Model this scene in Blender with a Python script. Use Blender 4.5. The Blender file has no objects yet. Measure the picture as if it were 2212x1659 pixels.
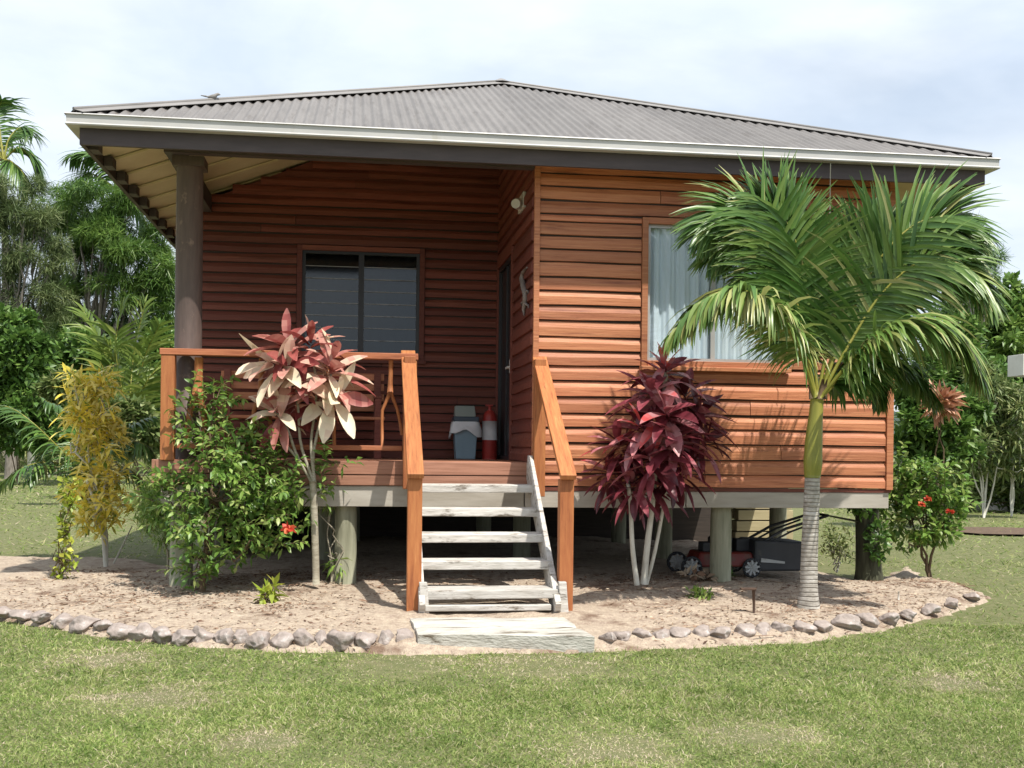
import bpy, math, random
import numpy as np
from mathutils import Vector, noise
R = random.Random(7)
NR = np.random.default_rng(11)
D = bpy.data; SC = bpy.context.scene; COL = SC.collection
PI = math.pi

# ------------------------------------------------------------------ camera model
# world frame: x along the front of the house, y away from the viewer, z up; origin at the front wall corner beside the stairs
F, YH, ROLL, H, PSI, CX, CY = 2449.8, 967.36, 0.0111, 1.2916, 0.1368, 0.1858, 10.1546
CP, SP = math.cos(PSI), math.sin(PSI)
def _ray(x, y):
    dx, dy = x - 1106, y - 829.5
    cr, sr = math.cos(ROLL), math.sin(ROLL)
    return (dx*cr + dy*sr)/F, (-dx*sr + dy*cr - (YH - 829.5))/F
def at_depth(x, y, Y):
    a, b = _ray(x, y); rx, ry = a*Y - CX, Y - CY
    return Vector((rx*CP + ry*SP, -(rx*SP - ry*CP), H - b*Y))
def at_y(x, y, yw):            # meets the vertical plane y = yw (parallel to the house front)
    a, b = _ray(x, y)
    return at_depth(x, y, (-yw + CX*SP - CY*CP)/(a*SP - CP))
def at_x(x, y, u):
    a, b = _ray(x, y)
    return at_depth(x, y, (u + CX*CP + CY*SP)/(a*CP + SP))
def at_z(x, y, z):
    a, b = _ray(x, y)
    return at_depth(x, y, (H - z)/b)
def depth_of(p):               # camera depth of a world point
    return CY + p[0]*SP + p[1]*CP

# ------------------------------------------------------------------ bookkeeping
def tag(o, label=None, cat=None, group=None, kind=None):
    if label: o['label'] = label
    if cat: o['category'] = cat
    if group: o['group'] = group
    if kind: o['kind'] = kind
    return o
def thing(name, label, cat, loc=(0, 0, 0), rz=0, group=None):
    o = D.objects.new(name, None); COL.objects.link(o); o.location = loc; o.rotation_euler = (0, 0, rz)
    o.empty_display_size = .1
    return tag(o, label, cat, group)
def link(name, me, m, parent=None):
    o = D.objects.new(name, me); COL.objects.link(o)
    for k in (m if isinstance(m, (list, tuple)) else [m]): me.materials.append(k)
    if parent: o.parent = parent
    return o

class MB:                      # ordinary mesh builder
    def __init__(s): s.v = []; s.f = []; s.t = []; s.m = []; s.smooth = []
    def face(s, idx, t=.5, m=0, sm=False): s.f.append(idx); s.t.append(t); s.m.append(m); s.smooth.append(sm)
    def quad(s, a, b, c, d, t=.5, m=0, sm=False):
        n = len(s.v); s.v += [tuple(a), tuple(b), tuple(c), tuple(d)]; s.face((n, n+1, n+2, n+3), t, m, sm)
    def hexa(s, p, t=.5, m=0):  # p: 8 corners, bottom ring ccw then top ring
        n = len(s.v); s.v += [tuple(q) for q in p]
        for q in ((3, 2, 1, 0), (4, 5, 6, 7), (0, 1, 5, 4), (1, 2, 6, 5), (2, 3, 7, 6), (3, 0, 4, 7)):
            s.face(tuple(n+i for i in q), t, m)
    def box(s, x0, x1, y0, y1, z0, z1, t=None, m=0):
        t = R.random() if t is None else t
        s.hexa([(x0, y0, z0), (x1, y0, z0), (x1, y1, z0), (x0, y1, z0), (x0, y0, z1), (x1, y0, z1), (x1, y1, z1), (x0, y1, z1)], t, m)
    def bar(s, a, b, w, h, up=(0, 0, 1), t=None, m=0):   # box section along a-b
        a, b = Vector(a), Vector(b); d = (b-a).normalized(); sd = d.cross(Vector(up)).normalized()*(w/2)
        n = sd.cross(d).normalized()*(h/2); t = R.random() if t is None else t
        s.hexa([a-sd-n, a+sd-n, b+sd-n, b-sd-n, a-sd+n, a+sd+n, b+sd+n, b-sd+n], t, m)
    def tube(s, pts, rad, n=10, t=.5, m=0, cap=True):
        pts = [Vector(p) for p in pts]; k0 = len(s.v); up = Vector((.31, .95, .05))
        rad = [rad]*len(pts) if not isinstance(rad, (list, tuple)) else rad
        for i, p in enumerate(pts):
            d = (pts[min(i+1, len(pts)-1)] - pts[max(i-1, 0)]).normalized()
            a = d.cross(up)
            if a.length < .05: a = d.cross(Vector((1, 0, 0)))
            a.normalize(); b = a.cross(d)
            for j in range(n):
                q = 2*PI*j/n; s.v.append(tuple(p + (a*math.cos(q) + b*math.sin(q))*rad[i]))
        for i in range(len(pts)-1):
            for j in range(n):
                j2 = (j+1) % n; s.face((k0+i*n+j, k0+i*n+j2, k0+(i+1)*n+j2, k0+(i+1)*n+j), t, m, True)
        if cap:
            s.face(tuple(k0+j for j in range(n)), t, m); e = k0+(len(pts)-1)*n
            s.face(tuple(e+n-1-j for j in range(n)), t, m)
    def build(s, name, m, parent=None, bevel=0):
        me = D.meshes.new(name); me.from_pydata(s.v, [], s.f)
        at = me.attributes.new('tint', 'FLOAT', 'FACE'); at.data.foreach_set('value', s.t)
        me.polygons.foreach_set('material_index', s.m); me.polygons.foreach_set('use_smooth', s.smooth)
        me.update(); o = link(name, me, m, parent)
        if bevel:
            b = o.modifiers.new('bevel', 'BEVEL'); b.width = bevel; b.segments = 2; b.limit_method = 'ANGLE'; b.angle_limit = .7
        return o

def nrm(a): return a/np.maximum(np.linalg.norm(a, axis=-1, keepdims=True), 1e-9)
LENS = lambda t: np.sin(PI*(.06+.94*t))**.8          # lance-shaped leaf
OVAL = lambda t: np.sin(PI*(.04+.95*t))
BLADE = lambda t: 1.0 - .92*t**1.6
SPEAR = lambda t: np.minimum(1, .45+2.2*t)*(1-.93*t**2.2)
class NB:                      # vectorised leaf builder
    def __init__(s): s.V = []; s.Q = []; s.T = []; s.n = 0
    def leaves(s, P, Dr, N, L, W, tint, segs=2, droop=0., prof=LENS, fold=.25, cols=3, twist=0., tjit=0.):
        P = np.array(P, float); n = len(P)
        if n == 0: return
        L = np.broadcast_to(np.array(L, float), (n,))[:, None]; W = np.broadcast_to(np.array(W, float), (n,))[:, None]
        droop = np.broadcast_to(np.array(droop, float), (n,))[:, None]
        tint = np.broadcast_to(np.array(tint, float), (n,))
        d = nrm(np.array(Dr, float)); N = np.array(N, float)
        sd = nrm(np.cross(d, N)); rows = []; pos = P.copy(); g = np.array([0, 0, -1.])
        for k in range(segs+1):
            t = k/segs; up = nrm(np.cross(sd, d)); w = W*.5*max(float(prof(t)), .02)
            if cols == 3: rows.append(np.stack([pos - sd*w + up*w*fold, pos, pos + sd*w + up*w*fold], 1))
            else: rows.append(np.stack([pos - sd*w, pos + sd*w], 1))
            d = nrm(d + g*droop/segs)
            if twist: sd = nrm(sd*math.cos(twist/segs) + up*math.sin(twist/segs))
            pos = pos + d*L/segs
        V = np.stack(rows, 1).reshape(n, -1, 3); per = V.shape[1]
        q = []
        for k in range(segs):
            for c in range(cols-1):
                a = k*cols+c; q.append((a, a+1, a+cols+1, a+cols))
        q = np.array(q)
        Q = (q[None] + (s.n + np.arange(n)*per)[:, None, None]).reshape(-1, 4)
        s.V.append(V.reshape(-1, 3)); s.Q.append(Q); tq = np.repeat(tint, len(q)); s.T.append(np.clip(tq+NR.normal(0, tjit, len(tq)), 0, 1) if tjit else tq); s.n += n*per
    def build(s, name, m, parent=None, smooth=True):
        V = np.concatenate(s.V); Q = np.concatenate(s.Q); T = np.concatenate(s.T)
        me = D.meshes.new(name); me.vertices.add(len(V)); me.vertices.foreach_set('co', V.ravel())
        me.loops.add(Q.size); me.loops.foreach_set('vertex_index', Q.ravel().astype(np.int32))
        me.polygons.add(len(Q)); me.polygons.foreach_set('loop_start', (np.arange(len(Q))*4).astype(np.int32))
        me.polygons.foreach_set('use_smooth', np.full(len(Q), smooth))
        at = me.attributes.new('tint', 'FLOAT', 'FACE'); at.data.foreach_set('value', T.astype(np.float32))
        me.update(calc_edges=True); me.validate()
        return link(name, me, m, parent)
def rdirs(n, zmin=-1., zmax=1.):
    z = NR.uniform(zmin, zmax, n); a = NR.uniform(0, 2*PI, n); r = np.sqrt(1-z*z)
    return np.stack([r*np.cos(a), r*np.sin(a), z], 1)

# ------------------------------------------------------------------ materials
def _mk(name):
    m = D.materials.new(name); m.use_nodes = True; nt = m.node_tree; nt.nodes.clear()
    out = nt.nodes.new('ShaderNodeOutputMaterial'); return m, nt, out
def _n(nt, t, **kw):
    n = nt.nodes.new(t)
    for k, v in kw.items(): setattr(n, k, v)
    return n
def _ramp(nt, stops):
    r = nt.nodes.new('ShaderNodeValToRGB'); e = r.color_ramp.elements
    while len(e) < len(stops): e.new(.5)
    for i, (p, c) in enumerate(stops): e[i].position = p; e[i].color = (*c, 1) if len(c) == 3 else c
    return r
def mat(name, stops, scale=(1, 1, 1), nscale=4, detail=6, rough=.7, bump=0., bscale=None, tint=0., spec=.4, metal=0., dirt=None, nrough=.6, coat=0.):
    m, nt, out = _mk(name); L = nt.links.new
    tc = _n(nt, 'ShaderNodeTexCoord'); mp = _n(nt, 'ShaderNodeMapping'); mp.inputs['Scale'].default_value = scale
    L(tc.outputs['Object'], mp.inputs['Vector'])
    att = _n(nt, 'ShaderNodeAttribute', attribute_name='tint')
    vec = mp.outputs['Vector']
    if tint:                                   # shift the grain from board to board
        cb = _n(nt, 'ShaderNodeCombineXYZ'); ml = _n(nt, 'ShaderNodeMath', operation='MULTIPLY'); ml.inputs[1].default_value = 37.
        L(att.outputs['Fac'], ml.inputs[0]); L(ml.outputs[0], cb.inputs[0])
        va = _n(nt, 'ShaderNodeVectorMath', operation='ADD'); L(vec, va.inputs[0]); L(cb.outputs[0], va.inputs[1]); vec = va.outputs[0]
    nz = _n(nt, 'ShaderNodeTexNoise'); nz.inputs['Scale'].default_value = nscale; nz.inputs['Detail'].default_value = detail
    nz.inputs['Roughness'].default_value = nrough
    L(vec, nz.inputs['Vector'])
    rp = _ramp(nt, stops); L(nz.outputs['Fac'], rp.inputs['Fac']); col = rp.outputs['Color']
    if tint:
        hv = _n(nt, 'ShaderNodeHueSaturation'); mr = _n(nt, 'ShaderNodeMapRange')
        mr.inputs['To Min'].default_value = 1-tint; mr.inputs['To Max'].default_value = 1+tint
        L(att.outputs['Fac'], mr.inputs['Value']); L(mr.outputs['Result'], hv.inputs['Value']); L(col, hv.inputs['Color']); col = hv.outputs['Color']
        h1 = _n(nt, 'ShaderNodeMath', operation='MULTIPLY'); h1.inputs[1].default_value = 7.3; h2 = _n(nt, 'ShaderNodeMath', operation='FRACT'); h3 = _n(nt, 'ShaderNodeMapRange')
        h3.inputs['To Min'].default_value = .5-.014*tint; h3.inputs['To Max'].default_value = .5+.014*tint
        L(att.outputs['Fac'], h1.inputs[0]); L(h1.outputs[0], h2.inputs[0]); L(h2.outputs[0], h3.inputs['Value']); L(h3.outputs['Result'], hv.inputs['Hue'])
    if dirt:                                   # (colour, scale, low, high): blotches with their own shape
        n2 = _n(nt, 'ShaderNodeTexNoise'); n2.inputs['Scale'].default_value = dirt[1]; n2.inputs['Detail'].default_value = 9; n2.inputs['Roughness'].default_value = .7
        sc = dirt[4] if len(dirt) > 4 else (1, 1, 1); m2 = _n(nt, 'ShaderNodeMapping'); m2.inputs['Scale'].default_value = sc
        L(tc.outputs['Object'], m2.inputs['Vector']); L(m2.outputs['Vector'], n2.inputs['Vector'])
        r2 = _n(nt, 'ShaderNodeMapRange'); r2.inputs['From Min'].default_value = dirt[2]; r2.inputs['From Max'].default_value = dirt[3]
        L(n2.outputs['Fac'], r2.inputs['Value'])
        mx = _n(nt, 'ShaderNodeMix', data_type='RGBA'); L(r2.outputs['Result'], mx.inputs['Factor']); L(col, mx.inputs['A'])
        mx.inputs['B'].default_value = (*dirt[0], 1); col = mx.outputs['Result']
    b = _n(nt, 'ShaderNodeBsdfPrincipled'); L(col, b.inputs['Base Color'])
    b.inputs['Roughness'].default_value = rough; b.inputs['Specular IOR Level'].default_value = spec; b.inputs['Metallic'].default_value = metal
    b.inputs['Coat Weight'].default_value = coat
    if bump:
        bp = _n(nt, 'ShaderNodeBump'); bp.inputs['Strength'].default_value = bump; bp.inputs['Distance'].default_value = .02
        if bscale:
            n3 = _n(nt, 'ShaderNodeTexNoise'); n3.inputs['Scale'].default_value = bscale; n3.inputs['Detail'].default_value = 5
            L(vec, n3.inputs['Vector']); L(n3.outputs['Fac'], bp.inputs['Height'])
        else: L(nz.outputs['Fac'], bp.inputs['Height'])
        L(bp.outputs['Normal'], b.inputs['Normal'])
    L(b.outputs['BSDF'], out.inputs['Surface']); return m
def leafmat(name, stops, rough=.45, trans=.3, spec=.4, tscale=3., back=None):
    m, nt, out = _mk(name); L = nt.links.new
    att = _n(nt, 'ShaderNodeAttribute', attribute_name='tint'); rp = _ramp(nt, stops); L(att.outputs['Fac'], rp.inputs['Fac'])
    tc = _n(nt, 'ShaderNodeTexCoord'); nz = _n(nt, 'ShaderNodeTexNoise'); nz.inputs['Scale'].default_value = tscale; nz.inputs['Detail'].default_value = 3
    L(tc.outputs['Object'], nz.inputs['Vector'])
    hv = _n(nt, 'ShaderNodeHueSaturation'); mr = _n(nt, 'ShaderNodeMapRange'); mr.inputs['To Min'].default_value = .6; mr.inputs['To Max'].default_value = 1.4
    L(nz.outputs['Fac'], mr.inputs['Value']); L(mr.outputs['Result'], hv.inputs['Value']); L(rp.outputs['Color'], hv.inputs['Color'])
    b = _n(nt, 'ShaderNodeBsdfPrincipled'); L(hv.outputs['Color'], b.inputs['Base Color']); b.inputs['Roughness'].default_value = rough
    b.inputs['Specular IOR Level'].default_value = spec
    tr = _n(nt, 'ShaderNodeBsdfTranslucent'); L(hv.outputs['Color'], tr.inputs['Color'])
    mx = _n(nt, 'ShaderNodeMixShader'); mx.inputs[0].default_value = trans
    L(b.outputs['BSDF'], mx.inputs[1]); L(tr.outputs['BSDF'], mx.inputs[2]); L(mx.outputs[0], out.inputs['Surface']); return m
def glassmat(name, tintc=(.75, .85, .88), rough=.03):
    m, nt, out = _mk(name); L = nt.links.new
    fr = _n(nt, 'ShaderNodeFresnel'); ge = _n(nt, 'ShaderNodeNewGeometry'); ior = _n(nt, 'ShaderNodeMapRange'); ior.inputs['To Min'].default_value = 1.5; ior.inputs['To Max'].default_value = 1/1.5; L(ge.outputs['Backfacing'], ior.inputs['Value']); L(ior.outputs['Result'], fr.inputs['IOR'])
    gl = _n(nt, 'ShaderNodeBsdfGlossy'); gl.inputs['Roughness'].default_value = rough
    tp = _n(nt, 'ShaderNodeBsdfTransparent'); tp.inputs['Color'].default_value = (*tintc, 1)
    mx = _n(nt, 'ShaderNodeMixShader'); ad = _n(nt, 'ShaderNodeMath', operation='ADD'); ad.inputs[1].default_value = .015
    L(fr.outputs[0], ad.inputs[0]); L(ad.outputs[0], mx.inputs[0]); L(tp.outputs[0], mx.inputs[1]); L(gl.outputs[0], mx.inputs[2])
    L(mx.outputs[0], out.inputs['Surface']); return m

M = {}
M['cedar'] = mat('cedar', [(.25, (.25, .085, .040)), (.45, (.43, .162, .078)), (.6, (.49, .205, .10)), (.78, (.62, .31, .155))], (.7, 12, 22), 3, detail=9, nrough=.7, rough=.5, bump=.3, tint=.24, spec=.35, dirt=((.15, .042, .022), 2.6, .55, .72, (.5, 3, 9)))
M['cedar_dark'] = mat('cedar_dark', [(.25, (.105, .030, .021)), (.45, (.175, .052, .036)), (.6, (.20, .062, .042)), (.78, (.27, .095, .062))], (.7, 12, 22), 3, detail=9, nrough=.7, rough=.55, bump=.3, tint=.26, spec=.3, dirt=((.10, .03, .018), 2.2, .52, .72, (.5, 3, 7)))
M['rail'] = mat('rail_wood', [(.28, (.19, .055, .02)), (.45, (.34, .115, .04)), (.6, (.40, .15, .052)), (.75, (.50, .22, .085))], (9, 9, .7), 4, detail=9, nrough=.7, rough=.6, bump=.35, tint=.15, dirt=((.15, .05, .025), 3.5, .58, .72, (4, 4, .7)))
M['rail_x'] = mat('rail_wood_lengthwise', [(.28, (.20, .06, .026)), (.45, (.34, .115, .05)), (.6, (.41, .15, .068)), (.75, (.50, .21, .10))], (.7, 9, 9), 4, detail=9, nrough=.7, rough=.6, bump=.3, tint=.15)
M['rail_s'] = mat('rail_wood_sloping', [(.28, (.21, .062, .022)), (.45, (.37, .128, .043)), (.6, (.43, .165, .056)), (.75, (.52, .235, .09))], (12, 1., 1.), 4, detail=9, nrough=.65, rough=.6, bump=.3, tint=.12, dirt=((.17, .06, .03), 3, .60, .72, (8, 1, 1)))
M['rim'] = mat('rim_board', [(.3, (.26, .12, .075)), (.6, (.36, .175, .115))], (.6, 6, 10), 4, rough=.6, bump=.2, tint=.12)
M['deckboard'] = mat('deck_board', [(.3, (.28, .11, .06)), (.6, (.40, .19, .12))], (.5, 8, 8), 4, rough=.55, bump=.2, tint=.2)
M['fascia'] = mat('dark_fascia', [(.3, (.055, .042, .042)), (.7, (.078, .060, .060))], (.8, 4, 4), 4, rough=.6, bump=.1, tint=.08)
M['post'] = mat('porch_post_paint', [(.3, (.078, .055, .048)), (.7, (.115, .082, .07))], (6, 6, 1), 4, rough=.6, bump=.25, dirt=((.30, .21, .16), 2.6, .58, .68, (1, 1, .7)))
M['gutter'] = mat('gutter_metal', [(.3, (.42, .41, .40)), (.7, (.52, .51, .50))], (1, 3, 3), 2, rough=.4, bump=.03, dirt=((.38, .36, .31), 3, .60, .8, (1.5, 1, .5)))
M['soffit'] = mat('cream_soffit', [(.3, (.62, .52, .33)), (.7, (.72, .62, .42))], (1, 1, 1), 3, rough=.7, bump=.05)
M['roof'] = mat('grey_roof_metal', [(.25, (.135, .125, .12)), (.5, (.165, .153, .146)), (.75, (.19, .178, .17))], (2.5, .5, 1), 3, rough=.55, bump=.05, spec=.4, tint=.07, dirt=((.095, .082, .072), 2.6, .54, .76, (6, .6, 1)))
M['hip'] = mat('hip_cap_metal', [(.3, (.19, .18, .17)), (.7, (.25, .235, .225))], (1, 1, 1), 3, rough=.5, dirt=((.16, .13, .10), 4, .6, .75))
M['white'] = mat('weathered_white_wood', [(.25, (.34, .31, .27)), (.5, (.50, .475, .44)), (.75, (.60, .58, .55))], (1.2, 7, 7), 4, rough=.8, bump=.5, tint=.12, dirt=((.14, .115, .09), 5, .54, .64, (.9, 2.5, 3.5)))
M['slab'] = mat('old_white_slab', [(.25, (.32, .30, .26)), (.6, (.50, .485, .44))], (1, 3, 3), 4, rough=.85, bump=.5, bscale=25, dirt=((.13, .105, .075), 5, .53, .62, (.4, 3.2, 1.6)))
M['bearer'] = mat('grey_bearer', [(.3, (.33, .30, .25)), (.7, (.46, .43, .38))], (.7, 4, 4), 3, rough=.7, bump=.15, tint=.1, dirt=((.20, .17, .13), 3, .6, .75))
M['pier'] = mat('treated_pole', [(.25, (.15, .15, .10)), (.5, (.25, .25, .175)), (.75, (.34, .335, .25))], (8, 8, .8), 3, rough=.8, bump=.5, dirt=((.08, .075, .05), 3, .6, .7, (6, 6, .6)))
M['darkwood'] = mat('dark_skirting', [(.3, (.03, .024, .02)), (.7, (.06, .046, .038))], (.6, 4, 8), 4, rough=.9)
M['blackmetal'] = mat('dark_aluminium', [(.3, (.018, .018, .02)), (.7, (.03, .03, .033))], rough=.4)
M['glass'] = glassmat('window_glass', (.94, .97, .98)); M['darkglass'] = glassmat('louvre_glass', (.35, .42, .46), .08)
M['curtain'] = mat('curtain_cloth', [(.3, (.70, .76, .82)), (.7, (.84, .88, .91))], (14, 1, .6), 2, rough=.9, bump=.1)
M['blind'] = mat('interior_blind', [(.3, (.05, .065, .08)), (.7, (.075, .10, .125))], (1, 1, 1), 3, rough=.9)
M['lampwhite'] = mat('lamp_plastic', [(.3, (.55, .53, .48)), (.7, (.65, .63, .58))], rough=.4)
M['grey_ornament'] = mat('carved_ornament', [(.3, (.16, .13, .115)), (.7, (.26, .22, .20))], nscale=12, rough=.6, bump=.2)
M['binblue'] = mat('bin_plastic', [(.3, (.20, .30, .36)), (.7, (.25, .36, .43))], rough=.35)
M['bindark'] = mat('bin_rim', [(.3, (.03, .05, .075)), (.7, (.04, .065, .09))], rough=.35)
M['binlid'] = mat('bin_lid', [(.3, (.26, .30, .27)), (.7, (.32, .36, .33))], rough=.35)
M['bag'] = mat('plastic_bag', [(.3, (.62, .63, .64)), (.7, (.75, .76, .77))], nscale=9, rough=.4, bump=.6)
M['redpaint'] = mat('red_paint', [(.3, (.30, .03, .025)), (.7, (.40, .045, .035))], rough=.4, dirt=((.12, .04, .03), 8, .58, .7))
M['whiteband'] = mat('white_label', [(.3, (.66, .66, .66)), (.7, (.74, .74, .74))], rough=.5)
M['mowred'] = mat('mower_red', [(.3, (.13, .018, .014)), (.7, (.19, .027, .02))], rough=.45, dirt=((.10, .06, .04), 9, .5, .7))
M['mowblack'] = mat('mower_black', [(.3, (.022, .024, .028)), (.7, (.04, .042, .048))], rough=.6, dirt=((.10, .09, .075), 6, .6, .8))
M['mowgrey'] = mat('mower_grey', [(.3, (.30, .31, .31)), (.7, (.40, .41, .41))], rough=.45, dirt=((.12, .11, .09), 10, .5, .7))
M['plank'] = mat('pale_plank', [(.3, (.36, .30, .17)), (.7, (.48, .41, .25))], (1, 6, 8), 3, rough=.8, tint=.15)
M['stone'] = mat('border_stone', [(.2, (.12, .10, .09)), (.5, (.30, .25, .225)), (.8, (.44, .39, .365))], nscale=9, rough=.9, bump=1., bscale=16, dirt=((.46, .45, .44), 9, .58, .68))
M['iron'] = mat('rusty_iron', [(.3, (.05, .03, .022)), (.7, (.10, .06, .04))], nscale=20, rough=.8)
M['bark'] = mat('grey_bark', [(.25, (.10, .085, .07)), (.5, (.20, .175, .15)), (.75, (.30, .27, .24))], (6, 6, 1.5), 4, rough=.9, bump=.6)
M['darkbark'] = mat('mossy_bark', [(.25, (.022, .022, .014)), (.5, (.05, .052, .03)), (.75, (.085, .09, .055))], (7, 7, 1.2), 4, rough=.95, bump=.9)
M['whitestem'] = mat('pale_stem', [(.25, (.36, .34, .28)), (.5, (.52, .50, .43)), (.75, (.62, .60, .53))], (3, 3, 1), 6, rough=.8, bump=.2)
M['caneSt'] = mat('cane_stem', [(.25, (.20, .175, .13)), (.5, (.32, .29, .22)), (.75, (.42, .39, .31))], (3, 3, 9), 5, rough=.8, bump=.3)
M['brownst'] = mat('brown_stem', [(.3, (.09, .06, .035)), (.7, (.16, .11, .065))], (3, 3, 3), 5, rough=.9, bump=.3)
def palmtrunk():
    m, nt, out = _mk('ringed_palm_trunk'); L = nt.links.new
    tc = _n(nt, 'ShaderNodeTexCoord'); sp = _n(nt, 'ShaderNodeSeparateXYZ'); L(tc.outputs['Object'], sp.inputs[0])
    nz = _n(nt, 'ShaderNodeTexNoise'); nz.inputs['Scale'].default_value = 9; nz.inputs['Detail'].default_value = 8; nz.inputs['Roughness'].default_value = .7
    mp = _n(nt, 'ShaderNodeMapping'); mp.inputs['Scale'].default_value = (1, 1, 2.2); L(tc.outputs['Object'], mp.inputs[0]); L(mp.outputs[0], nz.inputs[0])
    n2 = _n(nt, 'ShaderNodeTexNoise'); n2.inputs['Scale'].default_value = 3.2; n2.inputs['Detail'].default_value = 2; L(tc.outputs['Object'], n2.inputs[0])
    ad = _n(nt, 'ShaderNodeMath', operation='MULTIPLY_ADD'); ad.inputs[1].default_value = .05; L(n2.outputs['Fac'], ad.inputs[0]); L(sp.outputs['Z'], ad.inputs[2])
    ml = _n(nt, 'ShaderNodeMath', operation='MULTIPLY'); ml.inputs[1].default_value = 29.; L(ad.outputs[0], ml.inputs[0])
    fr = _n(nt, 'ShaderNodeMath', operation='FRACT'); L(ml.outputs[0], fr.inputs[0])
    ring = _ramp(nt, [(0, (.25, .25, .25)), (.10, (.4, .4, .4)), (.24, (1, 1, 1)), (.85, (1, 1, 1)), (1, (.5, .5, .5))]); L(fr.outputs[0], ring.inputs[0])
    base = _ramp(nt, [(.32, (.16, .14, .115)), (.46, (.31, .285, .25)), (.56, (.40, .375, .335)), (.66, (.58, .56, .53))]); L(nz.outputs['Fac'], base.inputs[0])
    mx = _n(nt, 'ShaderNodeMix', data_type='RGBA'); mx.inputs['A'].default_value = (.13, .115, .095, 1); L(base.outputs[0], mx.inputs['B'])
    L(ring.outputs[0], mx.inputs['Factor'])
    b = _n(nt, 'ShaderNodeBsdfPrincipled'); b.inputs['Roughness'].default_value = .85; L(mx.outputs['Result'], b.inputs['Base Color'])
    bp = _n(nt, 'ShaderNodeBump'); bp.inputs['Strength'].default_value = .5; bp.inputs['Distance'].default_value = .02
    L(ring.outputs[0], bp.inputs['Height']); L(bp.outputs[0], b.inputs['Normal']); L(b.outputs[0], out.inputs[0]); return m
M['palmtrunk'] = palmtrunk()
M['crownshaft'] = mat('green_crownshaft', [(.25, (.13, .145, .022)), (.5, (.23, .225, .038)), (.75, (.33, .30, .07))], (4, 4, .5), 3, rough=.4, bump=.1)
M['soil'] = mat('sandy_soil', [(.3, (.15, .11, .082)), (.43, (.33, .255, .20)), (.57, (.46, .38, .29)), (.75, (.58, .50, .41))], nscale=16, detail=14, nrough=.82, rough=.95, bump=1., bscale=60, dirt=((.17, .11, .075), 2.3, .53, .66))
M['lawn'] = mat('lawn_ground', [(.3, (.07, .09, .028)), (.5, (.14, .15, .058)), (.7, (.24, .205, .12))], nscale=9, detail=12, nrough=.85, rough=.95, bump=1., bscale=70)
M['hill'] = mat('hill_forest', [(.3, (.02, .035, .03)), (.7, (.04, .06, .05))], nscale=.05, rough=1)
# foliage: tint 0..1 along the ramp
M['grass'] = leafmat('grass_blades', [(0, (.075, .14, .028)), (.42, (.215, .30, .07)), (.74, (.39, .43, .16)), (.88, (.50, .45, .26)), (1, (.60, .50, .38))], rough=.5, trans=.35, spec=.3, tscale=1.2)
M['litter'] = leafmat('dry_leaf_litter', [(0, (.09, .045, .03)), (.5, (.25, .15, .095)), (1, (.56, .46, .34))], rough=.8, trans=.1)
M['palmleaf'] = leafmat('palm_leaflets', [(0, (.028, .075, .018)), (.45, (.07, .155, .030)), (.8, (.17, .26, .06)), (1, (.38, .38, .15))], rough=.35, trans=.25, spec=.5)
M['bushleaf'] = leafmat('bush_leaves', [(0, (.045, .11, .022)), (.5, (.12, .235, .042)), (.85, (.23, .35, .07)), (1, (.38, .45, .15))], rough=.4, trans=.38, spec=.5)
M['croton'] = leafmat('croton_leaves', [(0, (.16, .26, .04)), (.22, (.50, .46, .06)), (.6, (.84, .68, .10)), (1, (.92, .84, .34))], rough=.4, trans=.4, tscale=5)
M['lime'] = leafmat('lime_leaves', [(0, (.13, .22, .03)), (.5, (.32, .40, .05)), (1, (.55, .55, .10))], rough=.4, trans=.35)
M['burgundy'] = leafmat('burgundy_leaves', [(0, (.06, .013, .017)), (.4, (.15, .026, .038)), (.68, (.32, .075, .095)), (.86, (.52, .25, .26)), (1, (.58, .09, .09))], rough=.34, trans=.22, spec=.5, tscale=7)
M['creamleaf'] = leafmat('cream_pink_leaves', [(0, (.17, .03, .032)), (.35, (.34, .09, .08)), (.6, (.54, .26, .215)), (.8, (.70, .50, .38)), (1, (.80, .70, .51))], rough=.4, trans=.25, spec=.4, tscale=7)
M['treeleaf'] = leafmat('tree_leaves', [(0, (.04, .09, .02)), (.5, (.10, .195, .038)), (1, (.20, .30, .07))], rough=.4, trans=.3)
M['greyleaf'] = leafmat('greygreen_leaves', [(0, (.05, .085, .028)), (.5, (.115, .165, .055)), (1, (.24, .28, .12))], rough=.6, trans=.25)
M['wildleaf'] = leafmat('wild_leaves', [(0, (.05, .09, .025)), (.5, (.13, .19, .055)), (1, (.30, .32, .13))], rough=.5, trans=.3)
M['darkleaf'] = leafmat('dark_leaves', [(0, (.025, .055, .016)), (.5, (.055, .11, .028)), (1, (.11, .175, .05))], rough=.45, trans=.25)
M['yngpalm'] = leafmat('young_palm_leaflets', [(0, (.05, .095, .02)), (.5, (.13, .20, .035)), (1, (.28, .33, .08))], rough=.4, trans=.35)
M['redflower'] = leafmat('red_petals', [(0, (.45, .035, .02)), (.6, (.68, .09, .05)), (1, (.75, .25, .10))], rough=.5, trans=.3)
M['terracotta'] = leafmat('russet_leaves', [(0, (.25, .10, .05)), (.5, (.45, .22, .13)), (1, (.62, .38, .27))], rough=.6, trans=.2)

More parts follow.
